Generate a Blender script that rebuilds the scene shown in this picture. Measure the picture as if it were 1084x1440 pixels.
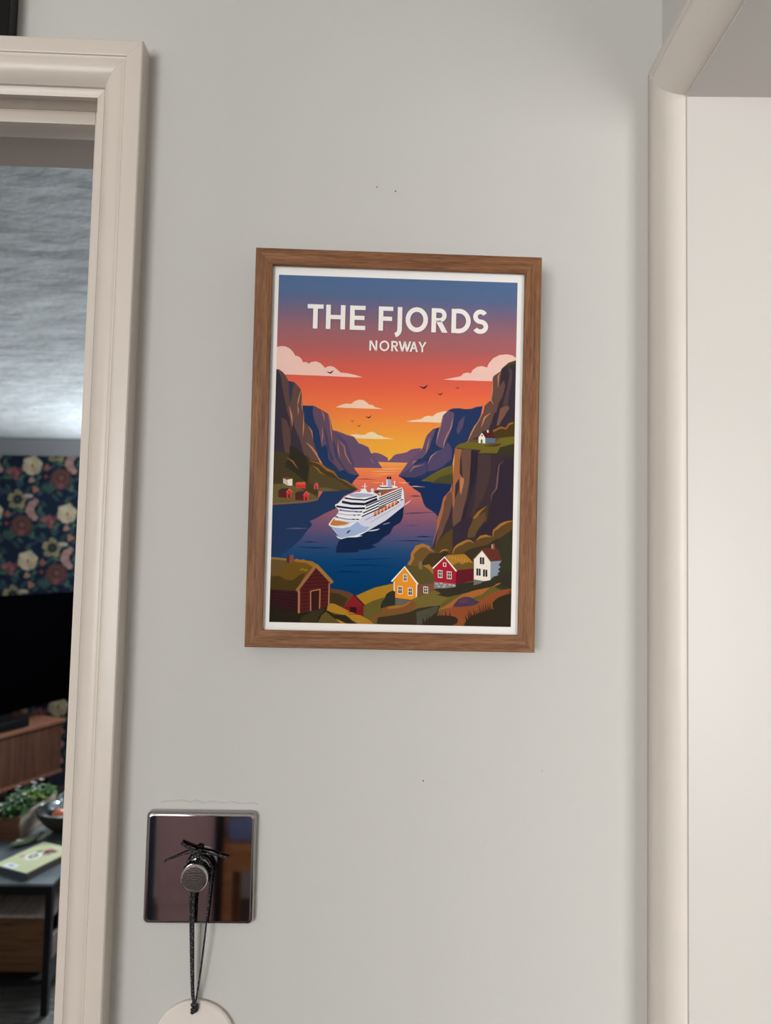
import bpy, bmesh, math, random
from mathutils import Vector, Matrix
for o in list(bpy.data.objects): bpy.data.objects.remove(o)
SC = bpy.context.scene; COL = SC.collection
R = math.radians
# ------------------------------------------------------------------ camera
cam = bpy.data.cameras.new('camera'); co = bpy.data.objects.new('camera', cam); COL.objects.link(co)
cam.sensor_fit = 'AUTO'; cam.sensor_width = 36.0; cam.lens = 1050.0/1440.0*36.0; cam.clip_start = .02
fx = Vector((.02838, .99784, .05931)).normalized(); ux = Vector((-.0235, -.0586, .998)); rx = fx.cross(ux).normalized(); ux = rx.cross(fx)
m = Matrix((rx, ux, -fx)).transposed().to_4x4(); m.translation = Vector((0, -.62, 1.55)); co.matrix_world = m
cam.dof.use_dof = True; cam.dof.focus_distance = .6; cam.dof.aperture_fstop = 8.0
SC.camera = co
# ------------------------------------------------------------------ light and exposure
w = bpy.data.worlds.new('world'); SC.world = w; w.use_nodes = True
w.node_tree.nodes['Background'].inputs[0].default_value = (.75, .85, 1, 1); w.node_tree.nodes['Background'].inputs[1].default_value = .3
vs = SC.view_settings; vs.view_transform = 'Standard'; vs.look = 'None'; vs.gamma = 1; vs.use_curve_mapping = False; vs.exposure = 0.0
def area(name, loc, aim, sx, sy, power, col, spread=180):
    l = bpy.data.lights.new(name, 'AREA'); l.shape = 'RECTANGLE'; l.size = sx; l.size_y = sy; l.energy = power; l.color = col; l.spread = R(spread)
    o = bpy.data.objects.new(name, l); COL.objects.link(o); o.location = loc
    o.rotation_euler = (Vector(aim)-Vector(loc)).to_track_quat('-Z', 'Y').to_euler()
    return o
area('hall_window_daylight', (-1.25, -2.80, 1.50), (-.75, 0, 1.45), 1.1, 1.2, 49, (1, .99, .975))
area('right_room_daylight', (.92, -2.82, 1.30), (.8, 0, 1.30), .85, 1.2, 37, (1, .985, .97))
area('lounge_window_daylight', (-.70, 4.42, 1.74), (-1.3, 2.4, 2.1), 1.3, .72, 150, (.84, .93, 1))

# ------------------------------------------------------------------ helpers
def lin(c): return tuple(((v/255)/12.92 if v <= 10 else ((v/255+.055)/1.055)**2.4) for v in c)
def mat(name, c, rough=.6, metal=0, bump=0, bscale=200, var=0, vscale=6, spec=.5, stretch=(1, 1, 1), coat=0, dark=None, detail=4):
    m = bpy.data.materials.new(name); m.use_nodes = True; nt = m.node_tree; b = nt.nodes['Principled BSDF']
    c = lin(c); b.inputs['Base Color'].default_value = (*c, 1); b.inputs['Roughness'].default_value = rough; b.inputs['Metallic'].default_value = metal
    b.inputs['Specular IOR Level'].default_value = spec; b.inputs['Coat Weight'].default_value = coat
    tc = nt.nodes.new('ShaderNodeTexCoord'); mp = nt.nodes.new('ShaderNodeMapping'); mp.inputs['Scale'].default_value = stretch
    nt.links.new(tc.outputs['Object'], mp.inputs['Vector'])
    if bump:
        n = nt.nodes.new('ShaderNodeTexNoise'); n.inputs['Scale'].default_value = bscale; n.inputs['Detail'].default_value = detail
        bp = nt.nodes.new('ShaderNodeBump'); bp.inputs['Strength'].default_value = bump; bp.inputs['Distance'].default_value = .002
        nt.links.new(mp.outputs[0], n.inputs['Vector']); nt.links.new(n.outputs['Fac'], bp.inputs['Height']); nt.links.new(bp.outputs[0], b.inputs['Normal'])
    if var:
        n = nt.nodes.new('ShaderNodeTexNoise'); n.inputs['Scale'].default_value = vscale; n.inputs['Detail'].default_value = 5
        rp = nt.nodes.new('ShaderNodeValToRGB'); rp.color_ramp.elements[0].position = .35; rp.color_ramp.elements[1].position = .68
        d = lin(dark) if dark else tuple(v*(1-var) for v in c)
        rp.color_ramp.elements[0].color = (*d, 1); rp.color_ramp.elements[1].color = (*c, 1)
        nt.links.new(mp.outputs[0], n.inputs['Vector']); nt.links.new(n.outputs['Fac'], rp.inputs[0]); nt.links.new(rp.outputs[0], b.inputs['Base Color'])
    return m
def wood(name, c, dk, light, axis, sc=70, rough=.5, long=2.2):
    """straight open grain running along the given axis"""
    m = bpy.data.materials.new(name); m.use_nodes = True; nt = m.node_tree; b = nt.nodes['Principled BSDF']; b.inputs['Roughness'].default_value = rough
    b.inputs['Specular IOR Level'].default_value = .3
    tc = nt.nodes.new('ShaderNodeTexCoord'); mp = nt.nodes.new('ShaderNodeMapping'); s = [sc]*3; s['xyz'.index(axis)] = long; mp.inputs['Scale'].default_value = s
    nt.links.new(tc.outputs['Object'], mp.inputs['Vector'])
    outs = []
    for k, (f, det) in enumerate(((1, 3), (5.5, 6))):
        n = nt.nodes.new('ShaderNodeTexNoise'); n.inputs['Scale'].default_value = f; n.inputs['Detail'].default_value = det; n.inputs['Distortion'].default_value = .3
        nt.links.new(mp.outputs[0], n.inputs['Vector']); outs.append(n.outputs['Fac'])
    mx = nt.nodes.new('ShaderNodeMath'); mx.operation = 'ADD'; nt.links.new(outs[0], mx.inputs[0]); nt.links.new(outs[1], mx.inputs[1])
    hf = nt.nodes.new('ShaderNodeMath'); hf.operation = 'MULTIPLY'; hf.inputs[1].default_value = .5; nt.links.new(mx.outputs[0], hf.inputs[0])
    rp = nt.nodes.new('ShaderNodeValToRGB'); e = rp.color_ramp.elements; e[0].position = .36; e[0].color = (*lin(dk), 1); e[1].position = .66; e[1].color = (*lin(light), 1)
    k = e.new(.5); k.color = (*lin(c), 1)
    nt.links.new(hf.outputs[0], rp.inputs[0]); nt.links.new(rp.outputs[0], b.inputs['Base Color'])
    bp = nt.nodes.new('ShaderNodeBump'); bp.inputs['Strength'].default_value = .25; bp.inputs['Distance'].default_value = .0006
    nt.links.new(hf.outputs[0], bp.inputs['Height']); nt.links.new(bp.outputs[0], b.inputs['Normal'])
    return m
def vcol(name, rough=.55, spec=.3):
    m = bpy.data.materials.new(name); m.use_nodes = True; nt = m.node_tree; b = nt.nodes['Principled BSDF']; b.inputs['Roughness'].default_value = rough; b.inputs['Specular IOR Level'].default_value = spec
    a = nt.nodes.new('ShaderNodeVertexColor'); a.layer_name = 'ink'; nt.links.new(a.outputs['Color'], b.inputs['Base Color']); return m
def thin_glass(name, tint=(1, 1, 1), rough=.0):
    m = bpy.data.materials.new(name); m.use_nodes = True; nt = m.node_tree; nt.nodes.clear()
    o = nt.nodes.new('ShaderNodeOutputMaterial'); t = nt.nodes.new('ShaderNodeBsdfTransparent'); t.inputs[0].default_value = (*tint, 1)
    g = nt.nodes.new('ShaderNodeBsdfGlossy'); g.inputs['Roughness'].default_value = rough; f = nt.nodes.new('ShaderNodeFresnel'); f.inputs[0].default_value = 1.1
    x = nt.nodes.new('ShaderNodeMixShader'); nt.links.new(f.outputs[0], x.inputs[0]); nt.links.new(t.outputs[0], x.inputs[1]); nt.links.new(g.outputs[0], x.inputs[2]); nt.links.new(x.outputs[0], o.inputs[0])
    return m
def link(name, me, m=None, parent=None):
    o = bpy.data.objects.new(name, me); COL.objects.link(o)
    if m: me.materials.append(m)
    if parent: o.parent = parent
    return o
def obj(name, bm, m=None, parent=None, smooth=False):
    bmesh.ops.recalc_face_normals(bm, faces=bm.faces[:])
    me = bpy.data.meshes.new(name); bm.to_mesh(me); bm.free()
    if smooth:
        for p in me.polygons: p.use_smooth = True
        try: me.set_sharp_from_angle(angle=R(38))
        except Exception: pass
    return link(name, me, m, parent)
def thing(name, label, cat, loc=(0, 0, 0), rot=(0, 0, 0), group=None):
    o = bpy.data.objects.new(name, None); COL.objects.link(o); o.location = loc; o.rotation_euler = rot; o.empty_display_size = .05
    o['label'] = label; o['category'] = cat
    if group: o['group'] = group
    return o
def tag(o, label, cat, group=None):
    o['label'] = label; o['category'] = cat
    if group: o['group'] = group
    return o
def struct(o): o['kind'] = 'structure'; return o
def box(bm, x0, x1, y0, y1, z0, z1, bev=0, f=None):
    v = [bm.verts.new(f((x, y, z)) if f else (x, y, z)) for x in (x0, x1) for y in (y0, y1) for z in (z0, z1)]
    fs = [bm.faces.new([v[i] for i in q]) for q in ((0, 1, 3, 2), (4, 6, 7, 5), (0, 4, 5, 1), (2, 3, 7, 6), (0, 2, 6, 4), (1, 5, 7, 3))]
    if bev:
        es = list({e for q in fs for e in q.edges}); bmesh.ops.bevel(bm, geom=es, offset=bev, segments=2, affect='EDGES', profile=.6)
def bx(name, m, parent, *a, bev=0, f=None):
    bm = bmesh.new(); box(bm, *a, bev=bev, f=f); return obj(name, bm, m, parent, smooth=bool(bev))
def lathe(bm, prof, n=32, f=lambda p: p):
    rings = []
    for r, z in prof:
        rings.append([bm.verts.new(f((r*math.cos(2*math.pi*i/n), r*math.sin(2*math.pi*i/n), z))) for i in range(n)] if r > 1e-6 else [bm.verts.new(f((0, 0, z)))])
    for a, b in zip(rings, rings[1:]):
        for i in range(n):
            j = (i+1) % n
            if len(a) == 1 and len(b) == 1: continue
            if len(a) == 1: bm.faces.new((a[0], b[i], b[j]))
            elif len(b) == 1: bm.faces.new((a[i], b[0], a[j]))
            else: bm.faces.new((a[i], a[j], b[j], b[i]))
def catmull(P, n=6):
    P = [Vector(p) for p in P]; out = []
    for i in range(len(P)-1):
        a, b, c, d = P[max(i-1, 0)], P[i], P[i+1], P[min(i+2, len(P)-1)]
        for k in range(n):
            t = k/n; out.append(.5*((2*b)+(c-a)*t+(2*a-5*b+4*c-d)*t*t+(3*b-a-3*c+d)*t**3))
    return out+[P[-1]]
def tube(bm, P, r, n=8, smooth=6, closed=False):
    Q = catmull(P, smooth) if smooth else [Vector(p) for p in P]
    rings = []; up = Vector((.13, .31, .94))
    for i, q in enumerate(Q):
        d = (Q[min(i+1, len(Q)-1)]-Q[max(i-1, 0)]).normalized(); a = d.cross(up)
        if a.length < .05: a = d.cross(Vector((1, 0, 0)))
        a.normalize(); b = d.cross(a); up = a.cross(d) if False else up
        rings.append([bm.verts.new(q+(a*math.cos(2*math.pi*k/n)+b*math.sin(2*math.pi*k/n))*r) for k in range(n)])
    for A, B in zip(rings, rings[1:]):
        for k in range(n): bm.faces.new((A[k], A[(k+1) % n], B[(k+1) % n], B[k]))
    bm.faces.new(rings[0][::-1]); bm.faces.new(rings[-1])
def inked(name, shapes, m, parent, place):
    """flat printed shapes: [(colour or [colours], pts, lift)]; place((a,b),lift) -> xyz"""
    V = []; F = []; K = []
    for col, pts, lift in shapes:
        i0 = len(V); F.append(range(i0, i0+len(pts)))
        for j, p in enumerate(pts):
            V.append(place(p, lift)); c = col[j] if isinstance(col, list) else col; K += [*c, 1]
    me = bpy.data.meshes.new(name); me.from_pydata(V, [], [list(f) for f in F])
    a = me.color_attributes.new('ink', 'FLOAT_COLOR', 'POINT'); a.data.foreach_set('color', K)
    return link(name, me, m, parent)

# ------------------------------------------------------------------ flat print data (millimetres on the sheet)
ART_RECT = (-97.52, 97.30, 19.78, 300.84)
SKY = [(300.84, (82, 106, 143)), (290.2, (86, 107, 143)), (284.35, (90, 104, 138)), (277.33, (108, 103, 132)), (268.57, (126, 101, 120)), (259.82, (146, 102, 111)), (250.49, (160, 100, 104)), (243.5, (168, 97, 98)), (235.35, (186, 96, 90)), (227.2, (203, 94, 82)), (217.9, (212, 96, 78)), (208.61, (222, 102, 73)), (199.9, (226, 113, 72)), (191.21, (229, 124, 70)), (179.62, (234, 143, 66)), (166.89, (239, 161, 62)), (147.25, (243, 172, 64))]
WATER = [(150.72, (240, 158, 78)), (144.95, (232, 132, 76)), (135.72, (224, 112, 80)), (124.77, (196, 104, 90)), (113.26, (152, 94, 104)), (100.04, (116, 84, 112)), (89.71, (80, 80, 116)), (80.53, (44, 74, 114)), (70.21, (20, 66, 112)), (55.9, (15, 60, 104)), (35.9, (14, 52, 94)), (13.09, (14, 48, 88))]
WATER_AT = 14
SHAPES = [
(232, 192, 180, -97.52, 241.91, -94, 242.61, -90.67, 242.53, -87.29, 241, -84.36, 238.21, -82.56, 235.19, -79.49, 234.51, -77.25, 232.47, -76.03, 229.81, -73.66, 230.27, -71.43, 228.99, -69.38, 230.41, -65.58, 231.1, -62.21, 229.76, -59.76, 227.63, -58.29, 225.94, -55.93, 227.17, -53.56, 227.63, -50.67, 226.75, -47.74, 224.44, -45.3, 222.49, -39.55, 222.09, -33.78, 221.01, -27.51, 219.18, -35.64, 219.03, -54.77, 219.41, -73.83, 219.59, -90.95, 219.74, -97.52, 222),
(232, 192, 180, 38.11, 219.38, 48.27, 221.53, 52.34, 222.47, 54.33, 224.78, 57.38, 225.69, 60.46, 225.17, 61.94, 227.88, 65.46, 230.55, 69.55, 231.4, 73.67, 230.3, 75.13, 233.93, 78.63, 238.15, 83.71, 240.88, 89.86, 241.69, 94.51, 240.81, 97.3, 238.7, 97.3, 231.91, 87.11, 225.58, 78.52, 219.17, 60.59, 219.24, 48.33, 219.07),
(240, 200, 172, -48.83, 194.11, -44.59, 196.15, -40.8, 197.42, -36.03, 197.36, -33.69, 199.55, -30.38, 200.8, -26.55, 200.72, -23.63, 198.88, -21.67, 197.01, -18.79, 196.9, -16.83, 195.22, -10.09, 193.78, -25.41, 193.82, -42.62, 193.9),
(244, 208, 166, -36.4, 172.3, -31.51, 172.83, -28.06, 172.33, -24.14, 172.64, -22.22, 174.27, -19.29, 175.14, -16.32, 174.43, -14.31, 172.71, -11.84, 172.38, -8.85, 170.88, -0.94, 169.81, -15.7, 169.31, -31.42, 169.48),
(240, 206, 178, 8.61, 184.21, 14.99, 185.58, 20.9, 186.54, 23.33, 188.59, 26.77, 189.48, 29.76, 188.97, 33.65, 191.86, 38.58, 193.39, 44.53, 193.56, 38.79, 184.07, 25.91, 184.2, 14.04, 184.07),
(62, 36, 50, -57.35, 223.08, -55.44, 222.95, -54.08, 222.41, -52.78, 223.41, -50.89, 224.43, -52.73, 221.87, -54.05, 221.26, -55.41, 222.08),
(62, 36, 50, 18.18, 213.34, 20.52, 213.18, 22.17, 212.52, 23.78, 213.74, 26.1, 214.99, 23.83, 211.87, 22.21, 211.12, 20.55, 212.12),
(62, 36, 50, 33.4, 207.84, 34.83, 207.74, 35.84, 207.34, 36.82, 208.08, 38.23, 208.84, 36.85, 206.94, 35.86, 206.48, 34.85, 207.09),
(62, 36, 50, 47.85, 213.13, 48.87, 213.06, 49.59, 212.77, 50.3, 213.3, 51.3, 213.84, 50.31, 212.49, 49.61, 212.16, 48.88, 212.6),
(62, 36, 50, -36.64, 183.58, -35.75, 183.51, -35.13, 183.26, -34.52, 183.72, -33.65, 184.19, -34.5, 183.01, -35.11, 182.73, -35.74, 183.11),
(62, 36, 50, -24.74, 187.39, -23.17, 187.27, -22.05, 186.83, -20.97, 187.65, -19.42, 188.49, -20.94, 186.39, -22.03, 185.88, -23.15, 186.56),
(62, 36, 50, -31.4, 179.93, -30.42, 179.86, -29.73, 179.59, -29.05, 180.1, -28.08, 180.62, -29.03, 179.31, -29.71, 178.99, -30.41, 179.42),
(112, 82, 112, -19.31, 156.99, -16.89, 158.24, -13.44, 157.94, -9.47, 156.46, -5.48, 154.2, -5.31, 147.5, -19.06, 147.15),
(112, 82, 112, -6.82, 150.42, -2.96, 153.48, -1.05, 155.99, 0.88, 157.32, 5.79, 158.24, 9.71, 159.23, 13.1, 161.59, 15.56, 162.25, 21.47, 163, 19.61, 158.01, 14.84, 150.98, 7.98, 149.22, -6.78, 148.84),
(40, 58, 92, -97.52, 116.87, -69.19, 120.4, -60.42, 120.61, -48.28, 140.51, -28.2, 140.04, -31.06, 137.02, -33.88, 132.53, -28.87, 128.23, -34.17, 125.16, -39.97, 122.57, -44.71, 117.07, -46.53, 112.13, -55.2, 108.01, -62.87, 103.44, -67.12, 101.59, -65.03, 98.63, -70.34, 92, -74.17, 86.41, -82.43, 78.73, -90.71, 72.57, -97.52, 71.51),
(30, 48, 88, 3.29, 139.84, 8.28, 137.01, 10.81, 134.12, 15.34, 130.29, 21.35, 126.49, 22.92, 122.59, 24, 118.68, 26.05, 115.28, 31.56, 111.97, 34.58, 109.57, 37.63, 105.71, 42.26, 119.11, 46.89, 133.03, 47.16, 142.91, 17.03, 142.15),
(110, 60, 80, -31.44, 136.17, -22.92, 136.25, -14.75, 136.14, -14.74, 136.24, -22.92, 136.92, -31.45, 136.27),
(250, 190, 120, -20.07, 140.85, -8.16, 140.71, 1.49, 141.77, 1.48, 141.85, -8.19, 141.23, -20.07, 140.93),
(248, 200, 140, -18.63, 142.76, -12.68, 142.87, 5.16, 143.66, 5.16, 143.72, -12.7, 143.31, -18.63, 142.82),
(250, 205, 140, -12.74, 145.13, -3.81, 144.99, 8.09, 145.96, 8.08, 146.04, -3.83, 145.51, -12.74, 145.21),
(242, 170, 110, -21.5, 138.96, -12.58, 139, -8.14, 139.6, -8.14, 139.66, -12.6, 139.44, -21.5, 139.03),
(245, 180, 130, -18.41, 134.13, -13.94, 133.6, -9.49, 134.2, -9.49, 134.27, -13.94, 134.05, -18.4, 134.2),
(245, 190, 150, 3.15, 134.36, 8.39, 133.97, 12.47, 134.74, 12.46, 134.81, 8.37, 134.49, 3.16, 134.44),
(200, 150, 150, 12.17, 131.44, 18.13, 131.33, 20.67, 131.35, 20.68, 131.44, 18.14, 131.93, 12.17, 131.53),
(90, 62, 92, 14.6, 123.45, 18.32, 123.4, 20.86, 123.45, 20.87, 123.55, 18.32, 124.07, 14.6, 123.55),
(98, 72, 104, 10.47, 109.52, 14.93, 109.67, 21.2, 109.62, 21.2, 109.7, 14.93, 110.26, 10.47, 109.61),
(70, 66, 104, 7.74, 99.49, 15.19, 99.67, 21.42, 100.24, 21.42, 100.34, 15.15, 100.34, 7.73, 99.59),
(226, 170, 150, 12.36, 131.35, 17.27, 131.61, 25.18, 131.27, 25.18, 131.36, 17.28, 132.21, 12.35, 131.44),
(240, 170, 130, 3.43, 134.29, 8.34, 134.4, 12.28, 134.31, 12.29, 134.39, 8.34, 134.89, 3.42, 134.37),
(60, 50, 80, 12.56, 123.46, 17.47, 123.59, 22.4, 123.69, 22.4, 123.83, 17.45, 124.48, 12.54, 123.59),
(60, 58, 96, 7, 109.08, 15.86, 109.59, 39.48, 111.29, 39.47, 111.43, 15.8, 110.47, 6.99, 109.21),
(120, 105, 140, -86.38, 94.8, -77.41, 95.1, -68.44, 95.4, -68.44, 95.5, -77.44, 95.8, -86.39, 94.91),
(24, 44, 80, -74.11, 84.34, -67.14, 84.41, -59.14, 84.36, -59.13, 84.5, -67.15, 85.31, -74.12, 84.48),
(12, 44, 84, -75.99, 80.19, -62.01, 79.66, -50.02, 80.14, -50.02, 80.29, -62.02, 80.66, -75.99, 80.34),
(12, 48, 88, -43.63, 66.25, -23.61, 66.62, 0.53, 66.32, 0.54, 66.47, -23.62, 67.62, -43.64, 66.4),
(10, 50, 94, -39.77, 71.53, -23.7, 71.03, 4.8, 73.44, 4.78, 73.59, -23.75, 72.03, -39.77, 71.68),
(14, 50, 90, 17.94, 90.81, 25.01, 90.65, 32.6, 90.92, 32.6, 91.11, 25, 91.86, 17.93, 90.99),
(24, 50, 84, -0.14, 87.02, 16, 87.18, 32.18, 87.31, 32.18, 87.44, 15.99, 88.09, -0.14, 87.16),
(60, 100, 140, 18.98, 89.36, 25.06, 88.89, 30.1, 89.7, 30.09, 89.8, 25.04, 89.59, 18.98, 89.46),
(8, 44, 84, -47.46, 60.34, -38.48, 60.92, -23.45, 60.81, -23.44, 61.02, -38.52, 62.32, -47.49, 60.55),
(101, 80, 106, -50.7, 175.56, -47.26, 174.96, -43.3, 173.59, -38.85, 171.94, -33.42, 170.61, -31.38, 168, -29.36, 165.59, -25.4, 164.22, -21.42, 162.36, -19.34, 157.98, -16.83, 155.88, -15.31, 154.14, -12.74, 149.78, -9.69, 145.82, -34.71, 145.57, -48.71, 156.22),
(150, 104, 105, -20.28, 154.47, -18.52, 151.38, -16.71, 149.15, -16.61, 149.21, -17.87, 151.82, -20.18, 154.54),
(82, 72, 104, -49.23, 175.4, -39.19, 166.32, -34.95, 154.61, -31.77, 145.45, -35.72, 146.73, -42.89, 158.34),
(38, 58, 94, -76.18, 194.83, -70.31, 194.81, -66.41, 194.92, -58.47, 190.91, -54.49, 188.56, -52.37, 182.7, -50.71, 175.85, -45.11, 168.12, -40.09, 163.34, -38.43, 156.49, -35.83, 150.66, -31.73, 143.88, -28.18, 139.54, -31.04, 136.53, -34.37, 132.52, -45.24, 136.66, -57.23, 146.18, -74.64, 175.19),
(98, 76, 92, -66.9, 194.9, -58.47, 190.91, -54.49, 188.56, -52.37, 182.7, -50.71, 175.85, -45.11, 168.12, -40.09, 163.34, -38.43, 156.49, -35.83, 150.66, -31.73, 143.88, -28.18, 139.54, -32.6, 139.73, -36.55, 140.81, -40.54, 143.66, -44.42, 142.58, -47.46, 146.43, -50.47, 149.3, -53.49, 152.17, -54.71, 160.98, -55.76, 163.9, -59.12, 161.35, -61.95, 175.54, -65.57, 182.33, -67.25, 190.16),
(64, 66, 96, -58.18, 180.57, -55.82, 165.87, -52.51, 152.19, -48.52, 149.35, -52.72, 160.05, -55, 171.79),
(64, 66, 96, -50.98, 167.97, -47.92, 163.13, -45.69, 153.35, -39.59, 144.66, -32.6, 139.73, -40.54, 143.66, -47.65, 153.3),
(172, 118, 104, -60.31, 191.52, -58.84, 187.32, -57.52, 182.35, -57.38, 182.38, -57.9, 187.6, -60.18, 191.58),
(172, 118, 104, -54.75, 188.33, -53.13, 180.64, -52.14, 172.81, -50.79, 165.5, -50.65, 165.52, -51.28, 172.93, -52.28, 180.8, -54.61, 188.37),
(172, 118, 104, -46.34, 167.3, -46.36, 160.16, -44.3, 153.37, -44.15, 153.41, -45.4, 160.3, -46.19, 167.31),
(172, 118, 104, -45.65, 167.57, -41.37, 162.16, -40.36, 156.29, -37.12, 150.43, -34.34, 147.7, -34.23, 147.8, -36.5, 150.83, -39.44, 156.62, -40.71, 162.5, -45.53, 167.67),
(172, 118, 104, -59.15, 177.58, -59.18, 170.72, -59.55, 163.81, -59.4, 163.79, -58.2, 170.69, -59, 177.59),
(98, 74, 70, -97.52, 223.72, -95.34, 223.64, -91.95, 221.44, -88.98, 217.4, -87.48, 214.57, -82.7, 213.65, -79.77, 210.96, -77.11, 207.68, -75.59, 197.65, -74.87, 189.14, -74.77, 189.95, -74.25, 182.09, -69.85, 178.27, -67, 174.42, -66.1, 166.57, -64.5, 161.7, -60.26, 149.83, -72.01, 151.2, -97.52, 154.8),
(60, 52, 62, -97.52, 223.51, -96.76, 223.4, -94.27, 219.64, -92.71, 214.89, -92.04, 208.19, -90.39, 200.57, -87.2, 188.79, -89.83, 194.44, -85.62, 183.74, -84.39, 174.92, -78.29, 166.25, -74.08, 155.56, -83.85, 156.28, -97.52, 155.46),
(92, 72, 66, -94.06, 222.04, -90.94, 219.26, -88.44, 215.02, -86.32, 207.4, -85.86, 194.96, -84.83, 188.86, -87.2, 188.79, -89.63, 200.6, -92.57, 210.09, -93.21, 215.83),
(58, 60, 84, -87.47, 214.28, -82.69, 213.46, -83.95, 207.48, -84.51, 200.75, -85.48, 194.97, -86.79, 207.39),
(92, 70, 66, -92.46, 184.53, -88.52, 182.87, -86.64, 178.79, -84.75, 173.93, -84.1, 165.11, -84.32, 155.78, -88.73, 156.64, -90.49, 166.9),
(62, 54, 66, -83.13, 181.84, -81.01, 176, -77.37, 168.24, -75.23, 161.42, -73.1, 155.09, -77.01, 155.48, -81.1, 162.24, -84.3, 171.98),
(186, 128, 98, -86.52, 194.31, -84.96, 186.58, -83.22, 177.89, -83, 177.92, -83.53, 186.87, -86.31, 194.37),
(186, 128, 98, -74.53, 188.97, -74.82, 176.19, -74.75, 169.3, -74.59, 169.29, -73.74, 176.18, -74.37, 188.97),
(186, 128, 98, -71.99, 164.85, -67.91, 160.66, -63.94, 155.47, -60.37, 149.78, -60.16, 149.88, -62.77, 156.21, -66.91, 161.61, -71.84, 165.03),
(186, 128, 98, -79.67, 194.72, -79.33, 190.78, -79.16, 186.88, -78.99, 186.87, -78.26, 190.85, -79.51, 194.75),
(186, 128, 98, -77.19, 207.7, -79.51, 199.1, -79.66, 194.19, -79.49, 194.17, -78.39, 198.89, -77.03, 207.66),
(186, 128, 98, -76.09, 202.92, -76.64, 196.17, -75.42, 189.5, -75.29, 189.52, -75.78, 196.22, -75.96, 202.91),
(186, 128, 98, -70.4, 178.22, -68.03, 173.74, -66.49, 167.54, -66.35, 167.56, -67.12, 174.08, -70.27, 178.3),
(72, 62, 42, -97.52, 157.41, -90.67, 156.59, -83.83, 155.69, -71.13, 154.65, -67.61, 150.82, -61.24, 150, -55.25, 145.25, -49.82, 143.42, -45.25, 137.15, -39.34, 135.34, -34.37, 132.52, -28.87, 128.23, -43.98, 126.3, -60.59, 126.48, -61.37, 119.61, -69.08, 116.49, -97.52, 112.96),
(52, 48, 40, -84.99, 162.14, -80.08, 160.8, -74.08, 155.56, -70.56, 151.72, -68.88, 143.92, -70.49, 132.12, -79.48, 139.73, -88.4, 145.38, -84.74, 153.32),
(84, 72, 46, -68.93, 145.88, -62.05, 144.09, -56.06, 139.34, -48.17, 136.59, -40.22, 131.88, -34.25, 128.1, -47.93, 127.77, -61.62, 128.42, -68.55, 132.17),
(146, 100, 46, -87.19, 152.19, -82.65, 148.77, -77.71, 143.15, -77.55, 143.27, -81.72, 149.76, -87.09, 152.36),
(146, 100, 46, -68.61, 150.15, -60.56, 147.34, -54.77, 142.38, -49.77, 140.83, -44.36, 135.6, -44.12, 135.81, -48.8, 142.12, -53.67, 144.23, -59.86, 148.79, -68.53, 150.46),
(146, 100, 46, -67.05, 146.62, -62.43, 143.61, -60.4, 140.73, -55.61, 138.77, -55.52, 138.95, -59.64, 141.67, -61.68, 144.57, -66.96, 146.8),
(146, 100, 46, -45.27, 136.57, -39.57, 134.1, -34.66, 131.02, -28.92, 128.14, -28.81, 128.32, -34.02, 132.05, -39.06, 135.2, -45.21, 136.76),
(104, 92, 54, -97.52, 130.55, -90.9, 131.13, -81.14, 129.9, -73.26, 126.67, -66.36, 123.9, -60.41, 120.12, -63.28, 118.1, -72.97, 116.4, -86.54, 114.91, -97.52, 114.66),
(104, 92, 54, -61.62, 128.42, -55.78, 128.95, -47.93, 127.77, -43.5, 126.7, -53.74, 125.86, -61.55, 125.87),
(126, 96, 84, -97.52, 113.82, -82.62, 115.1, -69.97, 116.38, -60.73, 118.56, -61.01, 119.7, -70.16, 117.54, -82.73, 116.27, -97.52, 114.99),
(196, 186, 168, -89.57, 135.56, -85.94, 134.48, -85.51, 129.6, -89.46, 131.65),
(110, 70, 50, -89.57, 135.56, -86.7, 137.1, -82.28, 135.55, -85.93, 134.19),
(232, 222, 200, -85.94, 134.48, -82.08, 135.36, -81.91, 129.69, -85.51, 129.79),
(196, 62, 55, -79.24, 131.41, -71.45, 131.61, -71.15, 127.7, -79.13, 127.8),
(205, 92, 64, -80, 130.71, -78.1, 132.62, -71.69, 133.07, -71.23, 130.63),
(88, 42, 46, -93.17, 125.7, -86.39, 126.64, -85.71, 119.82, -93, 120.03),
(70, 50, 46, -93.53, 124.91, -91.27, 127.11, -84.28, 127.67, -86.51, 124.1),
(202, 58, 58, -86.51, 124.1, -84.27, 127.08, -82.26, 124.79, -82.51, 120.09, -86.18, 119.41),
(215, 120, 90, -86.24, 123.9, -84.33, 126.74, -82.1, 124.36, -81.62, 124.84, -84.4, 127.42, -86.79, 124.3),
(110, 36, 42, -85.11, 122.76, -83.75, 122.8, -83.67, 119.86, -85.03, 119.83),
(88, 42, 46, -79.51, 123.87, -72.72, 124.82, -72.04, 117.99, -79.34, 118.21),
(70, 50, 46, -79.87, 123.08, -77.6, 125.29, -70.61, 125.85, -72.84, 122.27),
(202, 58, 58, -72.84, 122.27, -70.59, 125.26, -68.58, 122.96, -68.84, 118.26, -72.52, 117.59),
(215, 120, 90, -72.57, 122.07, -70.65, 124.92, -68.42, 122.53, -67.95, 123.02, -70.73, 125.6, -73.12, 122.48),
(110, 36, 42, -71.44, 120.94, -70.08, 120.97, -70, 118.04, -71.36, 118.01),
(196, 84, 92, -64.59, 130.11, -62.72, 133.09, -60.91, 131.18, -61.1, 127.45, -64.51, 127.17),
(120, 50, 60, -63.42, 130.14, -62.35, 130.16, -62.37, 127.42, -63.34, 127.4),
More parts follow.
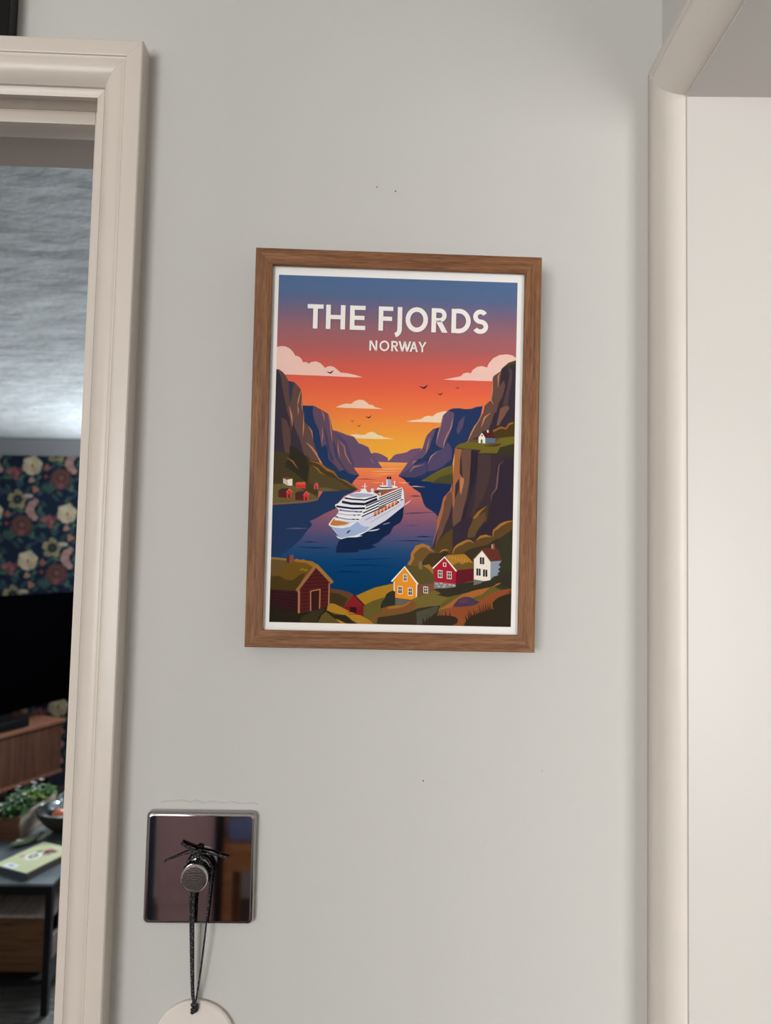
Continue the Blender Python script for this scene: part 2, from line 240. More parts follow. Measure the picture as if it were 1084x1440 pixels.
(42, 57, 94, 3.29, 139.84, 8.04, 146.86, 12.8, 153.89, 19.58, 159, 22.64, 163.53, 24.74, 171, 26.15, 174.01, 30.49, 178.58, 36.39, 180.43, 37.73, 187.21, 38.65, 190.21, 43.5, 194.82, 46.46, 196, 51.42, 196.34, 56.4, 195.69, 61.37, 196.13, 65.31, 197.73, 70.77, 198.69, 69.44, 191.09, 59.95, 169.97, 49.17, 163.74, 47.02, 149.33, 38.66, 146.65, 29.88, 141.49, 22.07, 137.84, 10.21, 138.83),
(100, 80, 104, 3.48, 140.04, 8.04, 146.86, 12.8, 153.89, 19.58, 159, 22.64, 163.53, 24.74, 171, 26.15, 174.01, 30.49, 178.58, 32.78, 178.35, 31.29, 174.15, 29.25, 168.16, 28.18, 163.18, 26.47, 160.17, 22.84, 155.13, 18.23, 153.53, 14.91, 148.02, 10.12, 142.38, 6.23, 140.31),
(100, 80, 104, 36.39, 180.43, 37.73, 187.21, 38.85, 190.02, 43.03, 193.81, 47.53, 192.45, 46.91, 184.49, 45.36, 178.5, 43.03, 172.29, 39.26, 163.47, 36.28, 163.89, 33.05, 166.48, 34.56, 174.24),
(82, 72, 104, 27.22, 149.32, 29.56, 155.31, 34.86, 161.08, 39.26, 163.47, 43.11, 168.53, 46.2, 163.66, 46.4, 154.76, 40.57, 149.66, 34.73, 145.56, 26.86, 143.88),
(76, 68, 100, 3.48, 139.84, 12, 145.97, 16.85, 149.55, 25.67, 152.24, 26.8, 146.35, 24.92, 142.35, 17.1, 139.2, 10.21, 138.83),
(88, 76, 104, 51.66, 185.62, 55.54, 189.7, 56.32, 190.22, 54.75, 180.74, 50.91, 174.68, 49.83, 178.62),
(176, 126, 116, 28.1, 172.1, 25.9, 164.23, 24.97, 158.17, 25.11, 158.14, 26.86, 164.01, 28.24, 172.07),
(176, 126, 116, 34.82, 161.04, 29.13, 156.58, 26.66, 149.34, 26.8, 149.28, 29.94, 156.01, 34.91, 160.93),
(176, 126, 116, 42.84, 177.46, 39.66, 168.57, 39.19, 163.49, 39.34, 163.46, 40.62, 168.32, 42.98, 177.42),
(176, 126, 116, 46.75, 188.47, 44.85, 180.64, 40.07, 168.48, 40.21, 168.42, 45.79, 180.33, 46.9, 188.45),
(176, 126, 116, 12.14, 142.77, 16.15, 147.12, 23.78, 149.36, 23.75, 149.5, 15.67, 147.98, 12.02, 142.87),
(176, 126, 116, 18.24, 152.62, 15.54, 152.2, 14.31, 150.02, 14.43, 149.93, 16.08, 151.38, 18.28, 152.48),
(176, 126, 116, 38.62, 188.25, 34.55, 175.36, 33.36, 167.29, 33.5, 167.26, 35.51, 175.12, 38.77, 188.21),
(100, 92, 42, 21.61, 136.35, 25.99, 138.93, 29.88, 141.49, 38.66, 146.65, 47.5, 150.04, 47.85, 134.53, 36.95, 135.15),
(74, 72, 44, 30.04, 134.59, 36.84, 139.69, 40.76, 141.27, 47.16, 142.91, 47.36, 134.22, 36.96, 134.76),
(100, 75, 68, 97.3, 237.01, 97.16, 236.99, 91.03, 234.74, 85.49, 229.64, 85.01, 227.78, 78.95, 223.28, 78.23, 218.14, 78.67, 212, 77.31, 203.77, 76.3, 202.72, 72.29, 199.03, 71.18, 193.27, 68.51, 188.08, 64.66, 182.01, 62.28, 176.98, 58.77, 169.35, 66, 166.17, 97.3, 167),
(58, 50, 60, 97.3, 236.81, 97.17, 236.78, 91.04, 234.43, 85.51, 228.61, 84.25, 215.24, 87.73, 220.47, 88.86, 215.38, 86.49, 206.09, 84.01, 201.92, 82.13, 193.58, 80.36, 193.39, 78.51, 186.37, 75.2, 177.83, 81.68, 178.01, 97.3, 178.44),
(84, 66, 64, 90.58, 231.85, 92.25, 225.74, 90.42, 214.4, 88.07, 204.09, 85.72, 193.69, 90.84, 193.83, 92.09, 208.3, 94.4, 220.68, 94.03, 228.88),
(118, 84, 72, 85.26, 197.51, 91.21, 199.68, 92.75, 197.73, 87.92, 189.62, 84.06, 183.05, 82.37, 183),
(70, 68, 38, 97.3, 237.02, 97.16, 236.99, 91.03, 234.74, 85.49, 229.64, 89.56, 231.61, 93.13, 232.96, 97.3, 233.98),
(186, 128, 92, 84.74, 227.09, 82.44, 223.49, 82.94, 214.18, 83.13, 214.18, 83.66, 223.33, 84.9, 227.01),
(186, 128, 92, 77.09, 193.19, 71.79, 189.6, 69.74, 181.2, 69.97, 181.12, 73.15, 188.77, 77.25, 193.01),
(186, 128, 92, 68.93, 188.15, 64.17, 182.1, 61.28, 176.2, 59.08, 169.39, 59.26, 169.32, 62.33, 175.75, 65.16, 181.52, 69.09, 188.04),
(186, 128, 92, 78.36, 222.24, 77.82, 212.02, 76.76, 203.72, 79.35, 200.21, 79.51, 200.3, 77.85, 203.83, 78.91, 211.96, 78.55, 222.24),
(62, 50, 56, 48.67, 163.72, 52.13, 164.31, 97.3, 166.95, 97.3, 104.59, 37.19, 103.24, 38.92, 114.1, 40.19, 123, 44.05, 127.53, 46.96, 130.07, 47.85, 142.93, 48.9, 153.83),
(62, 50, 56, 97.3, 108.84, 35.56, 107.44, 35.26, 94.3, 31.9, 81.83, 48.64, 76.43, 97.3, 82.09),
(54, 44, 54, 97.3, 108.84, 66.23, 108.13, 65.39, 100.01, 62.54, 90.85, 82.83, 94.32, 97.3, 99.47),
(106, 78, 66, 53.65, 163.06, 62.29, 162.9, 61.85, 151.2, 61.16, 137.33, 58.99, 123.45, 57.16, 116.5, 54.93, 105.61, 53.17, 95.72, 49.76, 93.68, 48.01, 105.45, 48.19, 119.25, 51.03, 125.23, 55.67, 139.17),
(50, 42, 54, 62.1, 162.69, 67.61, 160.76, 67.55, 149.36, 65.67, 135.46, 61.06, 119.55, 58.57, 106.67, 56.68, 93.83, 53.71, 93.77, 54.93, 105.61, 57.7, 114.54, 60.97, 123.5, 61.62, 139.32),
(74, 58, 58, 67.64, 159.27, 78.08, 159.54, 78.83, 147.67, 76.59, 135.73, 72.87, 123.78, 67.13, 113.77, 62.35, 105.97, 65.97, 121.64, 67.57, 139.47),
(54, 44, 54, 82.27, 149.74, 89.11, 155.86, 97.3, 156.89, 97.3, 106.76, 77.22, 106.31, 79.82, 123.94, 83.55, 135.9),
(110, 84, 86, 89.07, 154.75, 84.61, 150.96, 83.56, 141.91, 82.8, 132.13, 79.34, 127.07, 78.99, 120.97, 79.2, 120.95, 80.18, 126.74, 84.08, 131.75, 84.89, 141.81, 85.46, 150.64, 89.21, 154.6),
(158, 100, 66, 48.68, 163.53, 54.35, 162.88, 53.16, 153.94, 53.1, 143.06, 56.68, 138.21, 53.98, 125.8, 52.7, 139.1, 49.84, 134.09, 49.38, 119.28, 47.75, 130.09, 47.85, 142.93, 48.6, 153.82),
(186, 122, 82, 54.16, 140.12, 56.66, 139.2, 56.55, 135.24, 54.48, 125.81, 53.47, 131.21),
(164, 102, 68, 46.96, 130.07, 49.24, 125.19, 49.65, 120.27, 48.82, 113.35, 47.16, 121.2, 44.06, 127.04, 41.27, 119.08, 40.1, 105.47, 37.93, 101.43, 35.08, 93.29, 31.81, 81.62, 33.17, 88.2, 35.03, 95.3, 35.61, 105.42, 38.42, 114.09, 40.19, 123, 44.05, 127.53),
(106, 76, 64, 46.99, 128.59, 47.97, 120.23, 46.35, 113.29, 44.55, 105.57, 43.92, 105.6, 40.12, 94.41, 34.3, 83.19, 36.07, 94.32, 38.37, 104.47, 41.34, 116.13, 43.29, 126.03),
(72, 62, 40, 62.4, 103.8, 66.21, 110.79, 71.08, 114.85, 76.97, 118.15, 76.27, 104.11),
(150, 100, 48, 64.11, 106.8, 69.13, 113.03, 75.99, 117.43, 70.65, 111.88, 67.3, 106.08),
(84, 66, 38, 32.82, 81.64, 36.25, 86.25, 39.19, 90.85, 44.15, 95.5, 49.16, 98.44, 48.64, 85.51, 48.62, 77.43, 34.44, 77.14),
(96, 74, 50, 60.5, 90.81, 61.36, 97.9, 65.25, 106.08, 74.29, 112.37, 75.44, 106.31, 68.5, 97.05, 66.58, 91.95),
(56, 46, 56, 48.62, 99.64, 56.1, 105.88, 65.21, 108.11, 60.37, 96.87, 58.49, 89.75, 50.55, 81.51, 48.44, 85.5),
(108, 98, 42, 49.16, 164.23, 51.1, 166.27, 53.55, 167.52, 59.97, 169.28, 68.93, 168.43, 80.89, 167.76, 85.77, 173.15, 97.3, 174.97, 97.3, 168.44, 85.92, 165.51, 83.04, 160.47, 68.12, 160.08, 70.25, 162.81, 60.1, 163.23, 52.14, 163.82),
(58, 58, 40, 84.93, 165.18, 97.3, 168.79, 97.3, 159.1, 78.09, 159.05, 83.04, 160.47, 86.98, 162.56),
(74, 64, 38, 71.96, 166.33, 80.89, 167.76, 86.86, 168.71, 84.9, 166.67, 80.94, 165.57),
(76, 60, 36, 62.42, 170.53, 64.86, 172.88, 67.83, 173.66, 71.82, 173.07, 78.69, 177.93, 82.62, 180.52, 85.59, 181.8, 89.59, 181.21, 92.51, 184.77, 97.3, 186.35, 97.3, 174.78, 85.77, 173.05, 78.81, 172.27, 67.88, 171.18),
(146, 98, 44, 80.07, 177.56, 83, 179.22, 86.17, 180.82, 90.4, 179.99, 93.05, 183.68, 96.32, 185.14, 95.66, 186.59, 92, 184.87, 89.8, 181.46, 86.01, 182.4, 82.27, 180.63, 79.29, 178.94),
(236, 226, 212, 67.84, 172.76, 70.54, 176.81, 73.3, 173.51, 73.42, 168.15, 67.94, 168.4),
(84, 42, 40, 70.34, 177.2, 72.2, 178.44, 79.18, 178.04, 81.29, 172.73, 73.32, 172.91),
(92, 108, 128, 73.32, 172.71, 81.79, 172.55, 81.67, 168.97, 73.41, 168.35),
(82, 92, 66, 69.67, 171.23, 71.16, 171.27, 71.23, 168.19, 69.73, 168.45),
(90, 70, 60, 70, 174.41, 70.77, 175.43, 71.4, 174.25, 70.62, 173.44),
(230, 216, 200, 74.68, 179.11, 75.97, 179.14, 76.02, 176.96, 74.72, 177.12),
(98, 88, 44, -27.98, 42.61, -21.05, 45.94, -13.11, 49.29, 1.88, 52.88, 2.69, 54.4, 26.69, 62.9, 67, 72.77, 97.3, 85.34, 97.3, 19.78, -17.56, 19.78, -22.59, 27.92),
(92, 70, 42, 48.11, 77.42, 49.53, 81.99, 51.29, 84.75, 55.49, 87.67, 60.53, 89.6, 63.08, 89.35, 65.65, 87.89, 68.64, 90.98, 71.64, 93.07, 75.19, 94.16, 80.3, 93.26, 81.21, 98.34, 83.72, 100.42, 86.74, 102.51, 89.75, 104.81, 93.3, 105.9, 97.3, 106.79, 97.3, 64.18, 67.22, 62.68, 48.75, 71.39),
(60, 52, 40, 56.73, 77.6, 60.73, 80.71, 66.77, 83.36, 76.9, 85.6, 82.91, 90.28, 86.97, 91.38, 97.3, 98.81, 97.3, 63.36, 61.1, 63.57),
(56, 56, 42, 87.85, 73.19, 85.18, 79.2, 87.07, 86.32, 90.98, 94.5, 97.3, 98.88, 97.3, 45.91, 79.6, 53.85),
(160, 108, 52, 48.97, 77.89, 50.6, 81.69, 53.1, 83.78, 57.05, 85.7, 60.82, 87.84, 63.17, 88.05, 65.57, 86.74, 65.78, 87.01, 63.62, 89.24, 60.27, 89.73, 56.01, 87.66, 51.93, 85.37, 49.48, 82.31, 48.65, 77.99),
(160, 108, 52, 81.51, 92.25, 82.33, 97.07, 85.4, 98.88, 87.94, 101.13, 90.71, 102.92, 93.47, 104.27, 97.3, 105.27, 97.3, 105.74, 93.18, 105.52, 89.86, 104.7, 86.58, 102.9, 84.11, 100.38, 81.16, 97.61, 81.17, 92.28),
(160, 108, 52, 68.27, 89.33, 71.6, 91.16, 75.74, 92.17, 79.77, 92.07, 79.85, 92.4, 75.69, 94.14, 70.72, 92.93, 68.05, 89.58),
(164, 112, 54, 11.48, 65.61, 12.89, 69.66, 14.84, 72.72, 15.02, 77.75, 17.17, 80.81, 18.61, 83.66, 21.62, 84.63, 24.12, 85.69, 27.18, 84.55, 29.73, 83.9, 31.31, 81.11, 34.39, 79.36, 32.46, 75.09, 21.42, 71.84, 16.55, 64.71),
(108, 82, 48, 14.5, 65.67, 15.62, 69.72, 17.86, 72.78, 17.26, 76.79, 20.22, 79.87, 23.19, 82.45, 27.23, 82.53, 30.32, 80.08, 35.61, 78.98, 38.51, 76.22, 39.62, 72.21, 36.74, 65.11, 21.64, 62.8),
(70, 56, 40, 23.49, 69.87, 27.41, 74.98, 30.37, 78.07, 36.44, 78.39, 41.48, 79.1, 46.6, 76.89, 43.67, 72.29, 36.74, 65.11, 26.64, 64.91),
(166, 116, 60, 38.02, 78.16, 40.69, 80.02, 43.44, 80.62, 45.99, 80.12, 46.05, 80.29, 43.49, 81.7, 40.18, 80.96, 37.9, 78.29),
(56, 50, 40, 38.51, 76.22, 41.48, 79.1, 45.53, 79.59, 44.58, 76.85, 42.07, 75.79),
(166, 122, 38, -28.97, 41.99, -21.05, 45.74, -13.11, 49.29, 2.88, 53.2, 3.12, 43.38, -6.88, 41.2, -14.84, 38.55, -21.76, 34.73),
(112, 98, 50, 17.15, 39.63, 21.13, 41.7, 37.12, 49.03, 49.35, 45.23, 45.39, 41.14, 37.44, 34.98, 27.42, 31.79, 17.37, 30.61),
(54, 50, 40, 34.09, 48.77, 39.1, 50.57, 51.69, 53.82, 66.35, 55.61, 80.54, 57.9, 97.3, 64.93, 97.3, 51.33, 88.25, 54.01, 77.63, 50.99, 57.44, 45.78, 45.36, 42.65, 36.72, 44.5, 40.23, 45.57),
(160, 98, 50, 37.01, 31.76, 44.49, 36.1, 51.46, 41.25, 57.45, 45.38, 67.52, 48.79, 80.16, 51.64, 73.68, 45.68, 57.58, 39.35, 49.59, 34.69),
(138, 76, 46, 40.57, 31.02, 49.57, 35.19, 59.68, 36.37, 71.76, 40.61, 77.76, 44.75, 83.79, 48.38, 97.3, 51.01, 97.3, 34.98, 78.08, 29.66, 61.97, 24.36, 56.04, 19.78, 49.71, 19.78, 35.66, 24.92),
(74, 58, 80, 49.58, 34.99, 52.02, 38.75, 54.49, 41.51, 59.01, 43.4, 63.58, 43.28, 67.69, 41.04, 71.78, 39.41, 66.77, 36.5, 57.67, 35.33),
(92, 62, 76, 53.53, 39.28, 57.52, 42.37, 62.6, 41.45, 61.66, 38.42, 56.6, 38.13),
(166, 104, 52, 81.72, 51.79, 85.97, 53.42, 88.77, 55.15, 88.7, 55.32, 85.44, 54.51, 81.64, 51.95),
(122, 78, 46, -8.89, 35.16, 3.14, 36.37, 17.15, 39.63, 20.78, 35.68, 15.36, 30.58, 3.34, 28.37, -8.67, 26.66, -14.39, 21.07, -17.49, 24.51, -6.61, 30.7),
(150, 104, 42, -2.84, 34.26, 5.17, 35.41, 17.16, 39.13, 11.23, 34.51, 3.24, 32.37, -2.79, 32.06),
(60, 50, 38, -11.18, 19.78, -10.64, 25.13, 3.36, 27.37, 15.37, 30.08, 21.34, 33.19, 30.38, 34.85, 39.44, 36.01, 37.58, 28.96, 36.12, 19.78),
(78, 76, 62, 21.15, 19.78, 20.4, 30.17, 30.41, 33.35, 38.43, 36, 37.03, 30.96, 32.58, 26.87, 23.76, 19.78),
(52, 45, 36, 26.03, 19.78, 26.66, 21.26, 30.61, 24.83, 37.62, 27.46, 44.68, 28.08, 51.78, 27.2, 54.35, 25.23, 53.91, 22.22, 49.91, 20.14, 49.83, 19.78),
(52, 45, 36, 97.3, 19.78, 58.89, 19.78, 60.97, 23.84, 65.93, 28.44, 73.99, 31.1, 83.07, 34.27, 81.96, 38.78, 84.43, 41.85, 87.95, 43.93, 91.99, 45.51, 97.3, 46.67),
(52, 45, 36, 25.75, 21.54, 27.55, 21.98, 25.49, 26.86),
(52, 45, 36, 28.36, 22.09, 30.16, 22.52, 28.48, 27.56),
(52, 45, 36, 30.97, 22.63, 32.77, 23.06, 30.28, 28.84),
(52, 45, 36, 33.58, 23.18, 35.39, 23.61, 34.92, 30.62),
(52, 45, 36, 36.19, 23.72, 38, 24.15, 37.21, 29.42),
(52, 45, 36, 38.8, 24.27, 40.61, 24.7, 39.26, 30.12),
(52, 45, 36, 41.42, 24.61, 43.23, 25.05, 41.01, 29.94),
(52, 45, 36, 44.05, 24.66, 45.86, 25.09, 43.68, 32.46),
(52, 45, 36, 46.68, 24.7, 48.49, 25.13, 47.81, 32.17),
(52, 45, 36, 60.99, 22.74, 62.8, 23.17, 59.7, 29.92),
(52, 45, 36, 62.59, 23.47, 64.41, 23.9, 61.96, 32.4),
(52, 45, 36, 64.2, 24.2, 66.02, 24.63, 62.95, 34.04),
(52, 45, 36, 65.81, 24.93, 67.62, 25.36, 64.41, 31.68),
(52, 45, 36, 67.41, 25.66, 69.23, 26.09, 66.35, 34.77),
(52, 45, 36, 69.02, 26.39, 70.84, 26.82, 68.15, 33.52),
(52, 45, 36, 70.63, 27.12, 72.44, 27.55, 69.81, 33.9),
(52, 45, 36, 72.23, 27.85, 74.05, 28.28, 70.69, 37.74),
(52, 45, 36, 73.84, 28.58, 75.66, 29.01, 72.9, 36.21),
(52, 45, 36, 75.45, 29.31, 77.27, 29.75, 73.97, 38.03),
(52, 45, 36, 77.06, 30.04, 78.88, 30.48, 75.6, 39.87),
(52, 45, 36, 78.67, 30.78, 80.49, 31.21, 77.77, 38.86),
(52, 45, 36, 80.28, 31.51, 82.1, 31.94, 79.25, 39.66),
(52, 45, 36, 82.03, 35.16, 84.06, 35.6, 82.27, 40.19),
(52, 45, 36, 83.74, 36.3, 85.76, 36.74, 82.93, 40.62),
(52, 45, 36, 85.44, 37.44, 87.47, 37.87, 85.85, 43.31),
(52, 45, 36, 87.15, 38.57, 89.17, 39.01, 87.18, 44.2),
(52, 45, 36, 88.85, 39.71, 90.88, 40.15, 88.59, 44.84),
(52, 45, 36, 90.56, 40.85, 92.59, 41.29, 89.45, 45.57),
(52, 45, 36, 92.27, 41.99, 94.3, 42.43, 92.11, 46.75),
(52, 45, 36, 93.98, 43.13, 96, 43.57, 93.45, 48.08),
(52, 45, 36, 95.68, 44.27, 97.3, 44.62, 97.3, 45.82, 95.59, 50.46),
(90, 78, 44, 10.43, 67.4, 12.93, 68.15, 29.64, 65.97, 34.02, 60.53, 34.78, 53.81, 21.39, 51.94),
(150, 112, 48, 24.55, 67.68, 30.08, 69, 33.21, 65.04, 33.61, 60.52, 29.67, 64.97),
(118, 78, 60, 20.88, 52.24, 34.78, 53.81, 34.9, 48.98, 27.11, 44.82, 21.11, 42.91),
(130, 102, 72, 21.44, 71.04, 24.16, 71.3, 24.62, 64.67, 21.59, 65.01),
(232, 224, 210, 25.76, 51.02, 29.5, 50.79, 29.62, 45.47, 25.88, 45.6),
(44, 46, 58, 26.27, 50.43, 29, 50.28, 29.1, 46.07, 26.38, 46.12),
(232, 224, 210, 27.45, 50.85, 27.57, 45.64, 27.93, 45.64, 27.8, 50.86),
(232, 224, 210, 25.81, 48.34, 29.55, 48.21, 29.56, 48.56, 25.82, 48.69),
(98, 92, 90, 1.6, 41.55, 8.07, 40.47, 16.15, 39.41, 9.2, 35.48, 1.75, 35.35),
(224, 142, 42, 1.67, 54.88, 10.27, 65.79, 20.86, 52.94, 20.72, 42.2, 16.13, 40.01, 2, 41.56),
(238, 228, 216, 0.47, 53.92, 10.2, 65.74, 20.76, 52.14, 21.79, 52.95, 10.3, 67.04, -0.53, 54.77),
(238, 228, 216, 1.63, 54.38, 1.95, 41.56, 2.66, 41.57, 2.34, 54.39),
(238, 228, 216, 19.82, 52.53, 19.86, 42.49, 20.76, 42.49, 20.72, 52.53),
(232, 224, 210, 9.18, 60.55, 12.42, 60.31, 12.56, 54.59, 9.33, 54.73),
(44, 46, 58, 9.7, 59.95, 11.92, 59.8, 12.04, 55.18, 9.82, 55.24),
(232, 224, 210, 10.62, 60.37, 10.76, 54.75, 11.11, 54.76, 10.98, 60.38),
(232, 224, 210, 9.24, 57.66, 12.47, 57.52, 12.49, 57.87, 9.26, 58.01),
(232, 224, 210, 4.99, 50.93, 8.72, 50.7, 8.87, 44.49, 5.15, 44.62),
(44, 46, 58, 5.51, 50.34, 8.23, 50.19, 8.36, 45.08, 5.64, 45.13),
(232, 224, 210, 6.68, 50.76, 6.83, 44.65, 7.18, 44.66, 7.03, 50.77),
(232, 224, 210, 5.06, 47.8, 8.79, 47.67, 8.8, 48.02, 5.07, 48.15),
(232, 224, 210, 13.28, 49.79, 16.91, 49.55, 17.06, 43.24, 13.43, 43.37),
(44, 46, 58, 13.8, 49.19, 16.42, 49.04, 16.55, 43.83, 13.92, 43.88),
(232, 224, 210, 14.92, 49.62, 15.07, 43.4, 15.42, 43.41, 15.27, 49.62),
(232, 224, 210, 13.34, 46.6, 16.98, 46.47, 16.99, 46.82, 13.36, 46.95),
(164, 118, 46, 42.08, 75.28, 44.58, 76.75, 58.76, 77.85, 62.38, 74.69, 65.51, 71.22, 66.3, 67.2, 52.46, 64.61),
(108, 84, 42, 48.82, 68.57, 53.83, 70.99, 56.91, 69.54, 60.93, 71.63, 65.82, 70.72, 66.33, 65.89, 52.46, 64.41),
(190, 140, 62, 45.92, 74.22, 46.89, 76.26, 46.34, 76.51, 45.37, 74.48),
(190, 140, 62, 48.37, 73.67, 49.34, 75.81, 48.78, 76.06, 47.81, 73.92),
(190, 140, 62, 50.82, 73.12, 51.78, 75.36, 51.22, 75.6, 50.26, 73.36),
(190, 140, 62, 53.27, 72.57, 54.23, 74.91, 53.67, 75.14, 52.7, 72.8),
(190, 140, 62, 55.72, 72.02, 56.68, 74.46, 56.11, 74.68, 55.15, 72.24),
(190, 140, 62, 58.17, 71.47, 59.13, 74.01, 58.55, 74.22, 57.6, 71.68),
(190, 140, 62, 60.62, 70.91, 61.57, 73.56, 61, 73.76, 60.04, 71.12),
(96, 33, 42, 51.44, 64.59, 66.32, 66.4, 66.54, 56.62, 51.7, 53.12),
(128, 124, 120, 34.24, 55.2, 51.69, 53.82, 52.05, 51.12, 44.18, 49.96, 34.38, 49.38),
(190, 182, 176, 35.49, 53.82, 37.52, 53.66, 37.54, 52.75, 35.51, 52.91),
(190, 182, 176, 39.02, 54.29, 41.05, 54.13, 41.07, 53.22, 39.04, 53.38),
(190, 182, 176, 42.08, 53.14, 44.11, 52.98, 44.13, 52.07, 42.1, 52.24),
(190, 182, 176, 46.13, 53.22, 48.16, 53.05, 48.18, 52.15, 46.15, 52.31),
(190, 182, 176, 49.17, 52.87, 51.2, 52.71, 51.22, 51.8, 49.19, 51.97),
(190, 182, 176, 37.05, 51.84, 39.08, 51.68, 39.1, 50.77, 37.07, 50.93),
(190, 182, 176, 41.11, 51.51, 43.13, 51.35, 43.15, 50.45, 41.13, 50.61),
(162, 36, 52, 33.69, 65.85, 42.3, 74.48, 51.96, 64.2, 51.89, 53.53, 34.35, 55),
(238, 228, 216, 33.28, 65.24, 42.23, 74.54, 51.85, 63.44, 52.69, 64.17, 42.34, 75.64, 32.49, 66.02),
(232, 224, 210, 37.16, 64.51, 40.81, 64.28, 40.95, 58.15, 37.31, 58.28),
(44, 46, 58, 37.68, 63.92, 40.32, 63.77, 40.43, 58.74, 37.8, 58.79),
(232, 224, 210, 38.81, 64.34, 38.95, 58.31, 39.31, 58.32, 39.17, 64.35),
(232, 224, 210, 37.23, 61.42, 40.87, 61.29, 40.88, 61.64, 37.24, 61.77),
(232, 224, 210, 44.47, 63.65, 48.23, 63.42, 48.36, 57.38, 44.61, 57.51),
(44, 46, 58, 44.99, 63.06, 47.73, 62.91, 47.84, 57.98, 45.11, 58.03),
(232, 224, 210, 46.17, 63.48, 46.31, 57.55, 46.66, 57.55, 46.53, 63.49),
(232, 224, 210, 44.53, 60.61, 48.28, 60.48, 48.29, 60.83, 44.54, 60.96),
(232, 224, 210, 41.17, 70.73, 43.81, 70.48, 43.88, 67.26, 41.25, 67.41),
(44, 46, 58, 41.69, 70.14, 43.31, 69.97, 43.36, 67.86, 41.74, 67.92),
(162, 36, 52, 41.79, 70.14, 43.21, 69.97, 43.26, 68.06, 41.84, 68.13),
(98, 52, 44, 72.09, 81.96, 75.42, 83.24, 85.1, 83.24, 87.24, 78.23, 89.18, 73.01, 79.73, 72.01),
(132, 88, 68, 80.13, 86.58, 82.78, 86.83, 82.88, 82.18, 80.22, 82.53),
(190, 150, 120, 80.35, 86.18, 81.37, 86.2, 81.43, 82.96, 80.41, 83.14),
(134, 144, 158, 79.42, 72.21, 88.77, 73.21, 86.4, 69.62, 88.26, 68.15, 85.96, 66.28, 87.52, 64.6, 85.52, 62.84, 86.36, 61.54, 81.51, 59.74, 79.73, 57.28),
(112, 108, 104, 66.31, 57.83, 75.48, 56.59, 71.46, 54.2, 66.42, 52.79),
(228, 219, 204, 66.17, 73.56, 72.62, 80.96, 79.72, 72.22, 79.94, 57.28, 74.97, 56.38, 66.51, 57.63),
(120, 84, 72, 65.63, 73.01, 72.58, 81.31, 79.54, 72.2, 80.1, 72.64, 72.62, 82.02, 65.09, 73.47),
(46, 48, 56, 71, 75.67, 74.57, 75.44, 74.69, 69.89, 71.12, 70.02),
(228, 219, 204, 72.63, 75.71, 72.75, 70.06, 73.05, 70.06, 72.93, 75.71),
(46, 48, 56, 68.35, 66.54, 71.81, 66.3, 71.93, 60.66, 68.48, 60.79),
(228, 219, 204, 69.93, 66.57, 70.05, 60.82, 70.36, 60.83, 70.23, 66.58),
(46, 48, 56, 73.75, 65.84, 77.32, 65.61, 77.44, 59.96, 73.88, 60.09),
(228, 219, 204, 75.38, 65.87, 75.5, 60.12, 75.81, 60.13, 75.69, 65.88),
(102, 80, 50, -97.52, 71.51, -92.66, 71.33, -84.68, 70.69, -82.17, 69.75, -85.45, 62.69, -97.52, 48.12),
(146, 110, 60, -97.52, 71.78, -92.67, 71.53, -84.69, 70.89, -84.64, 69.1, -92.62, 69.93, -97.52, 70.11),
(96, 66, 46, -50.13, 47.9, -41.11, 46.77, -33.04, 44.72, -29.98, 42.58, -38.71, 32.13, -49.76, 34.43),
(66, 52, 34, -50.04, 44.4, -42.02, 43.55, -34.91, 39.69, -38.71, 32.13, -49.74, 33.43),
(108, 80, 32, -97.52, 56.23, -88.37, 60.64, -86.5, 64.67, -83.62, 68.22, -78.7, 70.32, -70.7, 69.48, -60.64, 66.68, -68.32, 56.04, -75.95, 43.93, -97.52, 45.87),
(74, 58, 30, -97.52, 56.16, -90.26, 57.11, -85.19, 53.72, -79.22, 53.83, -74.36, 57.92, -69.43, 60.01, -75.04, 46.93, -75.95, 43.93, -97.52, 45.87),
(152, 110, 38, -79.68, 69.8, -76.23, 71.07, -74.7, 69.9, -71.23, 70.77, -70.21, 69.79, -64.2, 69.11, -60.44, 66.69, -63.58, 64.62, -69.65, 67.8, -77.64, 68.34),
(190, 150, 50, -73.72, 62.8, -72.88, 61.42, -72.45, 61.67, -73.29, 63.06),
(190, 150, 50, -72.24, 63.33, -71.4, 61.95, -70.97, 62.2, -71.81, 63.59),
(190, 150, 50, -70.71, 62.36, -69.88, 60.98, -69.45, 61.23, -70.29, 62.62),
(190, 150, 50, -69.22, 62.59, -68.39, 61.21, -67.96, 61.46, -68.8, 62.85),
(124, 78, 66, -85.16, 73.48, -79.51, 74.2, -79.34, 68.3, -82.08, 66.55, -83.08, 66.93, -85.01, 68.19),
(80, 50, 46, -85.16, 73.48, -82.58, 73.83, -82.78, 66.94, -85.01, 68.19),
(58, 31, 33, -97.52, 46.21, -75.78, 44.93, -73.97, 27.03, -97.52, 32.36),
(40, 24, 26, -97.52, 43.65, -86.89, 43.23, -75.13, 42.05, -75.08, 42.65, -86.86, 43.82, -97.52, 44.25),
(40, 24, 26, -97.52, 41.44, -86.83, 40.74, -75.06, 39.36, -75, 39.96, -86.78, 41.34, -97.52, 42.03),
(40, 24, 26, -97.52, 39.22, -86.76, 38.25, -74.99, 36.67, -74.92, 37.27, -86.7, 38.85, -97.52, 39.82),
(40, 24, 26, -97.52, 37.02, -86.69, 35.77, -74.92, 33.99, -74.83, 34.58, -86.62, 36.36, -97.52, 37.62),
(40, 24, 26, -97.52, 34.81, -86.63, 33.28, -74.84, 31.3, -74.75, 31.89, -86.54, 33.87, -97.52, 35.41),
(40, 24, 26, -97.52, 32.61, -86.56, 30.8, -74.77, 28.62, -74.67, 29.2, -86.46, 31.39, -97.52, 33.21),
